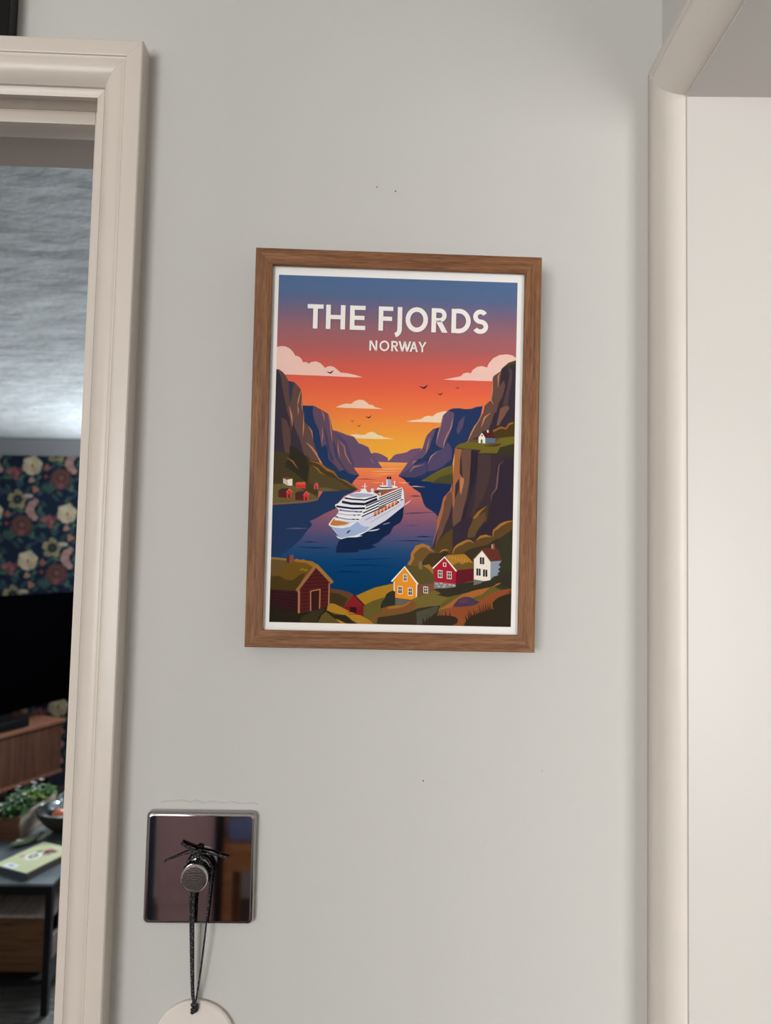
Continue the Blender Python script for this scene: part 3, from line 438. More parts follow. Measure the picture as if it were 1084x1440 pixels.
(84, 36, 35, -74.5, 45.45, -61.07, 64.17, -49.23, 51.41, -50.25, 33.92, -54.66, 31.15, -73.98, 27.23),
(54, 26, 28, -63.59, 59.93, -60.72, 60.18, -57.86, 60.54, -57.94, 61.13, -60.79, 60.78, -63.64, 60.52),
(54, 26, 28, -65.78, 56.89, -60.47, 57.29, -55.16, 57.74, -55.22, 58.34, -60.52, 57.89, -65.83, 57.49),
(54, 26, 28, -67.97, 53.85, -60.21, 54.4, -52.45, 54.95, -52.5, 55.55, -60.26, 55, -68.01, 54.45),
(54, 26, 28, -70.15, 50.82, -60.3, 51.5, -50.44, 52.14, -50.48, 52.74, -60.35, 52.1, -70.2, 51.41),
(54, 26, 28, -72.34, 47.78, -61.36, 48.59, -50.36, 49.29, -50.4, 49.89, -61.4, 49.18, -72.39, 48.38),
(54, 26, 28, -73.76, 44.76, -62.03, 45.68, -50.28, 46.45, -50.32, 47.05, -62.08, 46.28, -73.82, 45.36),
(54, 26, 28, -73.68, 41.78, -61.95, 42.79, -50.2, 43.6, -50.25, 44.2, -62, 43.39, -73.73, 42.37),
(54, 26, 28, -73.59, 38.79, -61.87, 39.9, -50.12, 40.76, -50.17, 41.36, -61.92, 40.49, -73.65, 39.38),
(54, 26, 28, -73.5, 35.8, -61.78, 37.01, -50.04, 37.92, -50.09, 38.51, -61.84, 37.6, -73.57, 36.4),
(54, 26, 28, -73.41, 32.82, -61.7, 34.12, -49.96, 35.08, -50.02, 35.67, -61.76, 34.72, -73.48, 33.41),
(54, 26, 28, -73.32, 29.83, -61.62, 31.23, -49.88, 32.24, -49.94, 32.83, -61.69, 31.83, -73.4, 30.43),
(58, 32, 32, -64.53, 45.13, -57.58, 46.46, -57.15, 31.11, -64.08, 29.39),
(170, 118, 82, -65.48, 45.32, -65.03, 29.38, -64.13, 29.39, -64.58, 45.33),
(170, 118, 82, -57.94, 46.87, -57.91, 31.31, -57.01, 31.3, -57.04, 46.86),
(170, 118, 82, -65.33, 44.68, -57, 46.43, -57.19, 47.31, -65.52, 45.56),
(166, 114, 78, -75.1, 45.45, -74.77, 27.23, -73.18, 27.24, -73.5, 45.46),
(170, 118, 82, -50.74, 51.9, -50.75, 33.93, -49.75, 33.92, -49.74, 51.89),
(150, 102, 70, -75.21, 44.42, -68.31, 54.12, -59.96, 65.67, -61.9, 67.08, -70.26, 55.53, -77.16, 45.82),
(158, 114, 52, -62.31, 65.18, -55.44, 58.33, -48.66, 51.28, -46.65, 53.2, -53.45, 60.28, -60.34, 67.16),
(42, 37, 28, -97.52, 19.78, -97.52, 33.26, -87.5, 30.78, -73.98, 27.23, -62.58, 29.22, -54.66, 31.15, -49.74, 33.43, -54.53, 26.37, -58.43, 19.78),
(60, 52, 34, -72.99, 19.78, -72.39, 24.08, -62.58, 29.22, -52.67, 31.39, -58.46, 24.31, -59.09, 19.78),
(168, 122, 42, -51.22, 32.91, -48.8, 35.84, -45.8, 35.5, -38.72, 32.43, -30.62, 28.98, -22.53, 25.92, -17.45, 23.22, -13.36, 20.09, -26.38, 19.87, -38.56, 26.65, -51.62, 29.41),
(96, 80, 42, -58.61, 19.78, -55.53, 26.36, -51.62, 29.41, -42.58, 27.58, -34.51, 24.72, -28.38, 19.84, -28.71, 19.78),
(48, 42, 30, -52.62, 29.4, -50.64, 29.93, -45.56, 26.73, -36.56, 26.68, -32.49, 23.76, -29.14, 19.78, -39.89, 19.78, -46.5, 24.52),
(168, 122, 42, -44.47, 23.56, -40.44, 22.13, -35.5, 19.78, -40.08, 19.78, -41.4, 20.62),
(128, 36, 42, -39.01, 32.23, -30.39, 42.77, -21.96, 34.52, -22.23, 25.73, -30.61, 28.58),
(92, 26, 34, -36.73, 32.42, -22.71, 32.16, -22.7, 32.66, -36.72, 32.92),
(92, 26, 34, -35.88, 30.63, -22.66, 30.57, -22.66, 31.07, -35.88, 31.13),
(92, 26, 34, -35.02, 28.85, -22.62, 28.97, -22.62, 29.47, -35.03, 29.35),
(92, 26, 34, -34.17, 27.07, -22.57, 27.37, -22.59, 27.87, -34.19, 27.57),
(58, 32, 34, -30.75, 43.01, -26.23, 38.69, -21.61, 34.18, -20.91, 34.89, -25.54, 39.41, -30.06, 43.73),
(56, 26, 32, -33.24, 33.33, -27.93, 33.22, -27.8, 28.03, -33.14, 29.53),
(46, 50, 44, -8.51, 34.16, -7.3, 38.19, -5.35, 40.22, -4.43, 43.74, -1.97, 45.79, 1.02, 47.15, 3.05, 46.39, 3.32, 35.37, -2.68, 34.27, -8.16, 32.57),
(28, 42, 74, -45.38, 76.56, -45.14, 81.37, -43.42, 85.84, -40.9, 88.48, -29.15, 91.32, -13.05, 99.08, -2.83, 105.99, 8.45, 115.91, 7.93, 106.98, 6.18, 102.48, 0.32, 98.64, -2.5, 92.64, -6.89, 90.32, -11.23, 85.78, -17.09, 83.07, -12.62, 82.05, -19.96, 79.68, -28.83, 79.12, -26.57, 77.69, -36.16, 76.75),
(206, 206, 220, -51.75, 98.97, -50.13, 101.96, -48, 104.97, -36.92, 105.22, -25.84, 106.21, -7.51, 114.8, 6.45, 121.82, 7.92, 128.55, 8.92, 118.16, 8.46, 115.54, -5.75, 103.7, -20.35, 94.62, -29.87, 90.57, -42, 87.94, -47.71, 94.62),
(156, 173, 206, -50.9, 97.87, -45.55, 96.51, -35.98, 97.69, -32.32, 99.4, -28.69, 102.07, -26.4, 99.53, -22.66, 98.13, -18.59, 98.22, -21.83, 94.59, -29.87, 90.57, -42, 87.94, -47.36, 94.99),
(238, 232, 228, -51.91, 99.55, -49.78, 102.71, -48, 105.12, -46.15, 105.01, -47.92, 102.01, -50.05, 99, -45.58, 97.62, -36.73, 98.11, -34.56, 100.09, -29.07, 102.43, -34.5, 97.87, -41.12, 96.39, -47.03, 96.7, -51.5, 98.08),
(194, 124, 58, -50.93, 98.98, -49.39, 101.98, -47.6, 104.09, -44.24, 102.68, -34.95, 100.82, -38.97, 99.1, -45.6, 98.21, -47.81, 98.16),
(228, 227, 232, -47.17, 115.21, -44.62, 116.53, -41.74, 119.56, -39.58, 121.84, -35.2, 124.17, -30.06, 126, -18.2, 126.06, -13.71, 124.68, -11.43, 122.73, 6.23, 130.6, 7.46, 129.14, 8.1, 121.11, -7.51, 114.8, -17.75, 108.62, -25.08, 105.34, -27.96, 102.46, -35.36, 102.29, -47.19, 102.62, -46.54, 105.74, -44.42, 109.12, -44.1, 110.98, -46.75, 113.51),
(170, 174, 196, -37.41, 123.75, -30.04, 125.04, -21.14, 124.88, -15.18, 124.13, -18.11, 122.57, -28.46, 121.36, -34.41, 122.18),
(34, 38, 56, -39.79, 120.25, -33.65, 119.35, -23.13, 119, -13.31, 122.38, -13.72, 123.58, -23.32, 120.25, -33.56, 120.61, -39.61, 121.49),
(34, 38, 56, -41.87, 116.69, -34.33, 115.37, -23.15, 115.25, -23.13, 117.33, -34.18, 117.44, -41.51, 118.73),
(34, 38, 56, -22.7, 115.34, -17.58, 117.69, -12.81, 119.81, -13.66, 121.71, -18.43, 119.59, -23.57, 117.23),
(34, 38, 56, -46.26, 113.09, -40.91, 112.47, -32.68, 111.69, -22.86, 112.14, -22.94, 113.77, -32.66, 113.32, -40.75, 114.09, -46.08, 114.71),
(124, 126, 164, -43.79, 110.4, -37.08, 109.66, -25.58, 109.33, -25.55, 110.52, -37.02, 110.85, -43.66, 111.58),
(160, 160, 186, -45.54, 107.95, -36.98, 106.81, -25.86, 107.21, -25.89, 107.88, -36.96, 107.48, -45.46, 108.61),
(130, 132, 166, -46.59, 104.71, -36.9, 103.15, -27.25, 103.36, -27.27, 104.25, -36.84, 104.03, -46.46, 105.59),
(34, 38, 56, -43.37, 110.74, -41.89, 110.7, -41.87, 111.51, -43.35, 111.55),
(34, 38, 56, -30.76, 109.55, -29.28, 109.51, -29.26, 110.32, -30.74, 110.36),
(34, 38, 56, -26.69, 109.79, -25.21, 109.75, -25.19, 110.56, -26.68, 110.6),
(34, 38, 56, -46.18, 105.2, -44.7, 105.15, -44.68, 105.97, -46.16, 106.01),
(34, 38, 56, -32.17, 106.7, -30.69, 106.66, -30.67, 107.47, -32.15, 107.51),
(34, 38, 56, -28.69, 106.93, -27.21, 106.89, -27.19, 107.7, -28.67, 107.74),
(34, 38, 56, -32.82, 103.42, -31.34, 103.38, -31.32, 104.2, -32.8, 104.24),
(34, 38, 56, -29.49, 103.5, -28.01, 103.46, -27.99, 104.27, -29.47, 104.31),
(34, 38, 56, -22.15, 114.16, -11.88, 118.86, -12.29, 119.74, -22.55, 115.04),
(34, 38, 56, -22.08, 111.79, -11.82, 116.63, -12.23, 117.51, -22.5, 112.66),
(34, 38, 56, -24.23, 108.62, -11.77, 114.4, -12.17, 115.28, -24.64, 109.5),
(34, 38, 56, -25.26, 105.64, -5.83, 114.99, -6.25, 115.86, -25.68, 106.51),
(34, 38, 56, -11.96, 120.63, 6.72, 129.04, 6.39, 129.79, -12.3, 121.38),
(34, 38, 56, -11.91, 118.85, 6.62, 127.33, 6.28, 128.07, -12.25, 119.59),
(34, 38, 56, -11.86, 117.07, 6.52, 125.61, 6.17, 126.35, -12.21, 117.81),
(34, 38, 56, -11.82, 115.29, 6.41, 123.9, 6.06, 124.64, -12.17, 116.03),
(34, 38, 56, -11.77, 113.51, 6.31, 122.19, 5.95, 122.92, -12.12, 114.25),
(34, 38, 56, 5.57, 119.81, 7.71, 120.6, 7.45, 121.3, 5.31, 120.51),
(216, 112, 52, -15.7, 109.86, -13.65, 110.94, -13.42, 107.53, -15.46, 106.3),
(60, 40, 48, -15.64, 107.33, -13.52, 108.5, -13.5, 107.83, -15.62, 106.59),
(240, 170, 110, -15.17, 109.27, -14.07, 109.89, -14.05, 109, -15.15, 108.38),
(216, 112, 52, -12.92, 111.44, -10.87, 112.53, -10.64, 109.12, -12.68, 107.88),
(60, 40, 48, -12.86, 108.92, -10.74, 110.08, -10.72, 109.41, -12.84, 108.18),
(216, 112, 52, -10.14, 113.03, -8.09, 114.12, -7.85, 110.7, -9.9, 109.47),
(60, 40, 48, -10.08, 110.5, -7.95, 111.67, -7.94, 111, -10.06, 109.76),
(240, 170, 110, -9.61, 112.45, -8.51, 113.07, -8.49, 112.17, -9.58, 111.56),
(216, 112, 52, -7.36, 114.62, -5.31, 115.7, -5.07, 112.29, -7.12, 111.05),
(60, 40, 48, -7.3, 112.09, -5.17, 113.25, -5.15, 112.59, -7.28, 111.35),
(216, 112, 52, -4.58, 116.2, -2.52, 117.29, -2.29, 113.88, -4.34, 112.64),
(60, 40, 48, -4.51, 113.68, -2.39, 114.84, -2.37, 114.17, -4.49, 112.94),
(240, 170, 110, -4.04, 115.62, -2.94, 116.24, -2.92, 115.35, -4.02, 114.73),
(216, 112, 52, -1.79, 117.79, 0.27, 118.88, 0.5, 115.47, -1.55, 114.23),
(60, 40, 48, -1.73, 115.27, 0.4, 116.43, 0.42, 115.76, -1.71, 114.52),
(216, 112, 52, 1, 119.38, 3.05, 120.47, 3.29, 117.06, 1.23, 115.82),
(60, 40, 48, 1.06, 116.86, 3.19, 118.02, 3.21, 117.35, 1.08, 116.11),
(240, 170, 110, 1.53, 118.8, 2.63, 119.42, 2.66, 118.53, 1.55, 117.91),
(34, 38, 56, 3.03, 118.61, 3.74, 119.67, 4.74, 118.65, 3.57, 117.58),
(70, 74, 100, -21.99, 103.12, -21.85, 103.65, -22.28, 103.76, -22.42, 103.24),
(70, 74, 100, -21.37, 103.47, -21.23, 103.99, -21.66, 104.11, -21.8, 103.58),
(70, 74, 100, -20.75, 103.82, -20.61, 104.34, -21.04, 104.45, -21.18, 103.93),
(70, 74, 100, -20.13, 104.17, -19.99, 104.69, -20.42, 104.8, -20.56, 104.28),
(70, 74, 100, -19.5, 104.51, -19.37, 105.04, -19.8, 105.15, -19.93, 104.63),
(70, 74, 100, -18.88, 104.86, -18.75, 105.38, -19.18, 105.5, -19.31, 104.97),
(70, 74, 100, -18.26, 105.21, -18.13, 105.73, -18.56, 105.84, -18.69, 105.32),
(70, 74, 100, -17.64, 105.56, -17.51, 106.08, -17.94, 106.19, -18.07, 105.67),
(70, 74, 100, -17.02, 105.91, -16.88, 106.43, -17.31, 106.54, -17.45, 106.02),
(70, 74, 100, -16.4, 106.25, -16.26, 106.78, -16.69, 106.89, -16.83, 106.37),
(70, 74, 100, -15.78, 106.6, -15.64, 107.12, -16.07, 107.24, -16.21, 106.71),
(70, 74, 100, -15.15, 106.95, -15.02, 107.47, -15.45, 107.58, -15.59, 107.06),
(70, 74, 100, -17.95, 101.48, -17.74, 102.01, -18.16, 102.17, -18.37, 101.65),
(70, 74, 100, -16.93, 102.11, -16.72, 102.64, -17.13, 102.8, -17.34, 102.28),
(70, 74, 100, -15.91, 102.74, -15.7, 103.27, -16.11, 103.43, -16.32, 102.91),
(70, 74, 100, -14.89, 103.38, -14.68, 103.9, -15.09, 104.07, -15.3, 103.54),
(70, 74, 100, -13.86, 104.01, -13.65, 104.53, -14.07, 104.7, -14.28, 104.17),
(70, 74, 100, -12.84, 104.64, -12.63, 105.16, -13.05, 105.33, -13.25, 104.8),
(70, 74, 100, -11.82, 105.27, -11.61, 105.79, -12.02, 105.96, -12.23, 105.44),
(70, 74, 100, -10.8, 105.9, -10.59, 106.43, -11, 106.59, -11.21, 106.07),
(70, 74, 100, -9.77, 106.53, -9.56, 107.06, -9.98, 107.22, -10.19, 106.7),
(70, 74, 100, -8.75, 107.17, -8.54, 107.69, -8.95, 107.86, -9.16, 107.33),
(70, 74, 100, -7.72, 107.8, -7.52, 108.32, -7.93, 108.49, -8.14, 107.96),
(70, 74, 100, -6.7, 108.43, -6.49, 108.95, -6.91, 109.12, -7.11, 108.6),
(70, 74, 100, -5.68, 109.06, -5.47, 109.59, -5.88, 109.75, -6.09, 109.23),
(70, 74, 100, -4.65, 109.69, -4.44, 110.22, -4.86, 110.39, -5.07, 109.86),
(70, 74, 100, -3.63, 110.33, -3.42, 110.85, -3.83, 111.02, -4.04, 110.49),
(70, 74, 100, -2.6, 110.96, -2.39, 111.48, -2.81, 111.65, -3.02, 111.13),
(70, 74, 100, -1.58, 111.59, -1.37, 112.12, -1.78, 112.28, -1.99, 111.76),
(70, 74, 100, -0.55, 112.23, -0.34, 112.75, -0.76, 112.92, -0.97, 112.39),
(70, 74, 100, 0.47, 112.86, 0.68, 113.38, 0.27, 113.55, 0.06, 113.02),
(70, 74, 100, 1.5, 113.49, 1.71, 114.02, 1.29, 114.18, 1.08, 113.66),
(70, 74, 100, 2.52, 114.13, 2.73, 114.65, 2.32, 114.82, 2.11, 114.29),
(70, 74, 100, 3.55, 114.76, 3.76, 115.28, 3.35, 115.45, 3.14, 114.92),
(70, 74, 100, 4.58, 115.39, 4.79, 115.92, 4.37, 116.08, 4.16, 115.56),
(70, 74, 100, 5.6, 116.03, 5.81, 116.55, 5.4, 116.72, 5.19, 116.19),
(60, 64, 84, -37.46, 92.25, -36.62, 93.97, -34.06, 95.29, -34.76, 93.79, -36.57, 92.27),
(70, 56, 60, -16.37, 127.07, -12.3, 127.69, -5.59, 126.89, -8.51, 124.81, -11.46, 123.77, -13.73, 125.43),
(140, 92, 64, -12.31, 128.06, -6.38, 128.95, 1.79, 129.3, -5.2, 126.38, -11.43, 122.73, -11.1, 124.38),
(228, 226, 230, -13.82, 129.14, -10.92, 131.82, -1.25, 132.05, 2.49, 131.25, 3.26, 130.3, -4.89, 128.69, -13.8, 128.33),
(34, 38, 56, -12.41, 130, -7.89, 129.58, -1.18, 130.12, -1.25, 131.01, -7.9, 130.48, -12.33, 130.89),
(158, 162, 196, -6.44, 136.99, -2.42, 137.09, -1.81, 130.4, -6.28, 130.59),
(206, 206, 222, -6.44, 136.99, -5.1, 137.02, -4.79, 130.63, -6.28, 130.59),
(36, 34, 42, -5.89, 138.94, -4.41, 139.13, -4.35, 136.89, -5.84, 136.86),
(36, 34, 42, -3.89, 139.14, -2.4, 139.03, -2.34, 136.94, -3.83, 136.91),
(236, 232, 230, -9.46, 134.46, -9.38, 131.11, -8.85, 131.12, -8.94, 134.47),
(236, 232, 230, -0.02, 134.9, 0.23, 130.59, 0.9, 130.63, 0.65, 134.94),
(236, 232, 230, -23.91, 133.14, -23.72, 125.93, -23.06, 125.95, -23.24, 133.15),
(236, 232, 230, -27.12, 127.86, -23.42, 128.47, -23.5, 128.91, -27.19, 128.3),
(236, 232, 230, -26.1, 130.33, -21.65, 130.44, -21.66, 130.89, -26.11, 130.78),
(236, 232, 230, -27.84, 125.83, -25.31, 128.49, -22.72, 128.56, -21.16, 125.99),
(206, 206, 220, -15.94, 127.83, -16.11, 127.08, -16.61, 126.52, -17.31, 126.31, -18.02, 126.49, -18.55, 127.02, -18.76, 127.76, -18.59, 128.5, -18.09, 129.06, -17.39, 129.28, -16.68, 129.1, -16.15, 128.57),
(236, 232, 230, -18.58, 126.43, -16.36, 126.63, -16.31, 124.99, -18.54, 125.09),
(236, 232, 230, 1.06, 134.94, 0.85, 134.46, 0.33, 134.25, -0.2, 134.43, -0.43, 134.9, -0.23, 135.38, 0.29, 135.59, 0.83, 135.41),
(228, 226, 230, -12.65, 124.71, -11.47, 125.63, -11.44, 122.65, -12.96, 121.7, -12.5, 121.03, -10.67, 122.38, -10.8, 126.09, -13, 125.45),
(226, 228, 238, -45.98, 90.51, -44.63, 89.88, -42.01, 88.38, -35.03, 90.01, -29.14, 90.88, -24.32, 90.69, -29.1, 89.4, -36.49, 89.09, -41.61, 87.5, -44.22, 88.41),
(226, 228, 238, -30.61, 90.7, -25.49, 92.88, -18.89, 95.62, -21.81, 93.7, -26.92, 90.93),
(226, 228, 238, -21.23, 94.31, -15.93, 95.68, -10.4, 96.77, -12.96, 95.38, -17.38, 94.54),
(222, 180, 180, 8.44, 116.28, 10.26, 118.19, 14.66, 121.12, 12.49, 118.39, 9.93, 116.54),
(200, 190, 210, -7.83, 100.06, -5.62, 100.7, -2.67, 101.66, -2.79, 102.01, -5.73, 101.06, -7.94, 100.42)]
LETTERS = [
(-73.48, 273.93, -60.61, 273.93, -60.61, 277.38, -73.48, 277.38),
(-68.92, 257.56, -65.17, 257.56, -65.17, 273.93, -68.92, 273.93),
(-58.46, 257.56, -54.71, 257.56, -54.71, 277.38, -58.46, 277.38),
(-46.61, 257.56, -42.86, 257.56, -42.86, 277.38, -46.61, 277.38),
(-54.71, 265.74, -46.61, 265.74, -46.61, 269.19, -54.71, 269.19),
(-39.03, 257.56, -35.28, 257.56, -35.28, 277.38, -39.03, 277.38),
(-35.28, 273.93, -26.5, 273.93, -26.5, 277.38, -35.28, 277.38),
(-35.28, 265.74, -27.25, 265.74, -27.25, 269.19, -35.28, 269.19),
(-35.28, 257.56, -26.5, 257.56, -26.5, 261.01, -35.28, 261.01),
(-15.78, 257.56, -12.03, 257.56, -12.03, 277.38, -15.78, 277.38),
(-12.03, 273.93, -4.08, 273.93, -4.08, 277.38, -12.03, 277.38),
(-12.03, 265.74, -4.79, 265.74, -4.79, 269.19, -12.03, 269.19),
(3.35, 277.38, 3.35, 259.15, 3.35, 259.04, 3.3, 258.34, 3.17, 257.55, 2.94, 256.78, 2.63, 256.05, 2.23, 255.35, 1.76, 254.7, 1.22, 254.11, 0.61, 253.58, -0.05, 253.13, -0.76, 252.75, -1.41, 252.5, -2.77, 255.99, -2.32, 256.16, -1.99, 256.34, -1.68, 256.55, -1.39, 256.8, -1.14, 257.07, -0.92, 257.37, -0.74, 257.7, -0.59, 258.04, -0.49, 258.4, -0.42, 258.77, -0.4, 259.25, -0.4, 259.15, -0.4, 277.38),
(20.64, 267.37, 20.6, 268.25, 20.49, 269.01, 20.29, 269.75, 20.03, 270.46, 19.7, 271.12, 19.31, 271.72, 18.87, 272.26, 18.39, 272.73, 17.87, 273.12, 17.32, 273.44, 16.76, 273.68, 16.18, 273.84, 15.59, 273.92, 15, 273.92, 14.42, 273.84, 13.84, 273.68, 13.27, 273.44, 12.73, 273.12, 12.21, 272.73, 11.72, 272.26, 11.28, 271.72, 10.89, 271.12, 10.56, 270.46, 10.3, 269.75, 10.11, 269.01, 9.99, 268.25, 9.95, 267.37, 6.2, 267.56, 6.26, 268.62, 6.43, 269.77, 6.72, 270.88, 7.13, 271.96, 7.64, 272.98, 8.25, 273.93, 8.96, 274.8, 9.76, 275.57, 10.65, 276.25, 11.6, 276.8, 12.61, 277.22, 13.67, 277.51, 14.75, 277.66, 15.84, 277.66, 16.92, 277.51, 17.98, 277.22, 18.99, 276.8, 19.95, 276.25, 20.83, 275.57, 21.63, 274.8, 22.34, 273.93, 22.96, 272.98, 23.47, 271.96, 23.87, 270.88, 24.16, 269.77, 24.33, 268.62, 24.39, 267.56),
(9.95, 267.56, 9.99, 266.69, 10.11, 265.92, 10.3, 265.18, 10.56, 264.48, 10.89, 263.82, 11.28, 263.21, 11.72, 262.68, 12.21, 262.21, 12.73, 261.81, 13.27, 261.5, 13.84, 261.26, 14.42, 261.1, 15, 261.02, 15.59, 261.02, 16.18, 261.1, 16.76, 261.26, 17.32, 261.5, 17.87, 261.81, 18.39, 262.21, 18.87, 262.68, 19.31, 263.21, 19.7, 263.82, 20.03, 264.48, 20.29, 265.18, 20.49, 265.92, 20.6, 266.69, 20.64, 267.56, 24.39, 267.37, 24.33, 266.31, 24.16, 265.17, 23.87, 264.05, 23.47, 262.98, 22.96, 261.96, 22.34, 261.01, 21.63, 260.14, 20.83, 259.36, 19.95, 258.69, 18.99, 258.14, 17.98, 257.71, 16.92, 257.42, 15.84, 257.28, 14.75, 257.28, 13.67, 257.42, 12.61, 257.71, 11.6, 258.14, 10.65, 258.69, 9.76, 259.36, 8.96, 260.14, 8.25, 261.01, 7.64, 261.96, 7.13, 262.98, 6.72, 264.05, 6.43, 265.17, 6.26, 266.31, 6.2, 267.37),
(27.32, 257.56, 31.07, 257.56, 31.07, 277.38, 27.32, 277.38),
(31.07, 277.38, 33.8, 277.38, 34.1, 277.37, 34.92, 277.27, 35.81, 277.01, 36.65, 276.62, 37.42, 276.09, 38.09, 275.45, 38.65, 274.71, 39.08, 273.89, 39.37, 273.01, 39.52, 272.09, 39.52, 271.17, 39.37, 270.25, 39.08, 269.37, 38.65, 268.55, 38.09, 267.81, 37.42, 267.17, 36.65, 266.64, 35.81, 266.25, 34.92, 265.99, 34.1, 265.89, 33.8, 265.88, 31.07, 265.88, 31.07, 269.33, 33.79, 269.33, 33.77, 269.33, 34.24, 269.38, 34.6, 269.48, 34.94, 269.64, 35.24, 269.85, 35.51, 270.1, 35.73, 270.4, 35.91, 270.73, 36.02, 271.08, 36.08, 271.44, 36.08, 271.81, 36.02, 272.18, 35.91, 272.53, 35.73, 272.86, 35.51, 273.16, 35.24, 273.41, 34.94, 273.62, 34.6, 273.78, 34.24, 273.88, 33.77, 273.93, 33.79, 273.93, 31.07, 273.93),
(30.42, 267.61, 35.11, 267.61, 40.6, 257.56, 36.1, 257.56),
(43.65, 257.56, 47.4, 257.56, 47.4, 277.38, 43.65, 277.38),
(47.4, 277.53, 49.6, 277.53, 50.02, 277.52, 51.05, 277.41, 52.14, 277.18, 53.19, 276.81, 54.2, 276.33, 55.14, 275.73, 56.01, 275.02, 56.79, 274.22, 57.49, 273.33, 58.07, 272.36, 58.55, 271.34, 58.92, 270.27, 59.16, 269.16, 59.29, 268.04, 59.29, 266.9, 59.16, 265.77, 58.92, 264.67, 58.55, 263.6, 58.07, 262.57, 57.49, 261.61, 56.79, 260.72, 56.01, 259.92, 55.14, 259.21, 54.2, 258.61, 53.19, 258.12, 52.14, 257.76, 51.05, 257.52, 50.02, 257.42, 49.6, 257.41, 47.4, 257.41, 47.4, 261.16, 49.59, 261.16, 49.73, 261.16, 50.47, 261.23, 51.12, 261.37, 51.76, 261.59, 52.37, 261.89, 52.95, 262.25, 53.48, 262.69, 53.97, 263.19, 54.4, 263.74, 54.77, 264.35, 55.08, 265, 55.31, 265.68, 55.46, 266.38, 55.54, 267.1, 55.54, 267.83, 55.46, 268.55, 55.31, 269.26, 55.08, 269.94, 54.77, 270.59, 54.4, 271.19, 53.97, 271.75, 53.48, 272.25, 52.95, 272.68, 52.37, 273.05, 51.76, 273.35, 51.12, 273.57, 50.47, 273.71, 49.73, 273.78, 49.59, 273.78, 47.4, 273.78),
(69.27, 272.42, 68.99, 272.85, 68.75, 273.12, 68.47, 273.34, 68.15, 273.52, 67.8, 273.64, 67.44, 273.7, 67.08, 273.7, 66.72, 273.64, 66.37, 273.53, 66.05, 273.36, 65.76, 273.14, 65.51, 272.87, 65.31, 272.57, 65.17, 272.25, 65.08, 271.9, 65.04, 271.55, 65.07, 271.19, 65.16, 270.84, 65.3, 270.52, 65.5, 270.21, 65.74, 269.95, 66.03, 269.73, 66.35, 269.55, 66.69, 269.43, 67.13, 269.36, 67.87, 269.29, 68.81, 269.15, 69.79, 268.85, 70.72, 268.4, 71.56, 267.82, 72.29, 267.1, 72.9, 266.28, 73.35, 265.37, 73.62, 264.38, 73.71, 263.37, 73.61, 262.35, 73.32, 261.37, 72.86, 260.46, 72.25, 259.65, 71.51, 258.94, 70.66, 258.37, 69.73, 257.93, 68.74, 257.64, 67.72, 257.5, 66.69, 257.5, 65.67, 257.66, 64.68, 257.96, 63.76, 258.41, 62.92, 259, 62.19, 259.71, 61.67, 260.4, 64.7, 262.61, 65.01, 262.17, 65.3, 261.89, 65.65, 261.65, 66.06, 261.45, 66.51, 261.31, 66.98, 261.24, 67.47, 261.24, 67.95, 261.31, 68.4, 261.44, 68.81, 261.63, 69.16, 261.87, 69.45, 262.15, 69.68, 262.45, 69.84, 262.76, 69.93, 263.07, 69.96, 263.39, 69.93, 263.71, 69.85, 264.02, 69.69, 264.34, 69.47, 264.64, 69.18, 264.91, 68.83, 265.16, 68.43, 265.35, 67.98, 265.49, 67.42, 265.57, 66.65, 265.64, 65.76, 265.8, 64.83, 266.12, 63.97, 266.59, 63.2, 267.19, 62.53, 267.92, 62, 268.74, 61.61, 269.64, 61.37, 270.59, 61.29, 271.57, 61.38, 272.54, 61.63, 273.49, 62.03, 274.39, 62.57, 275.2, 63.25, 275.92, 64.03, 276.52, 64.89, 276.97, 65.82, 277.28, 66.79, 277.44, 67.77, 277.43, 68.74, 277.27, 69.67, 276.94, 70.53, 276.47, 71.3, 275.87, 71.96, 275.14, 72.42, 274.45),
(-22.72, 241.02, -21.32, 241.02, -21.32, 249.44, -22.72, 249.44),
(-17.76, 241.02, -16.36, 241.02, -16.36, 249.44, -17.76, 249.44),
(-22.72, 249.44, -21.04, 249.44, -16.36, 241.02, -18.04, 241.02),
(-7.98, 245.19, -8, 245.58, -8.06, 245.92, -8.15, 246.25, -8.27, 246.56, -8.42, 246.86, -8.61, 247.13, -8.82, 247.38, -9.05, 247.59, -9.29, 247.77, -9.56, 247.92, -9.83, 248.03, -10.12, 248.11, -10.4, 248.14, -10.69, 248.14, -10.98, 248.11, -11.26, 248.03, -11.54, 247.92, -11.8, 247.77, -12.05, 247.59, -12.28, 247.38, -12.49, 247.13, -12.67, 246.86, -12.83, 246.56, -12.95, 246.25, -13.04, 245.92, -13.09, 245.58, -13.11, 245.19, -14.51, 245.26, -14.48, 245.72, -14.41, 246.21, -14.28, 246.68, -14.1, 247.14, -13.88, 247.57, -13.61, 247.98, -13.29, 248.35, -12.94, 248.67, -12.56, 248.95, -12.14, 249.18, -11.7, 249.36, -11.25, 249.48, -10.78, 249.54, -10.31, 249.54, -9.85, 249.48, -9.39, 249.36, -8.95, 249.18, -8.54, 248.95, -8.15, 248.67, -7.8, 248.35, -7.49, 247.98, -7.22, 247.57, -6.99, 247.14, -6.82, 246.68, -6.69, 246.21, -6.61, 245.72, -6.59, 245.26),
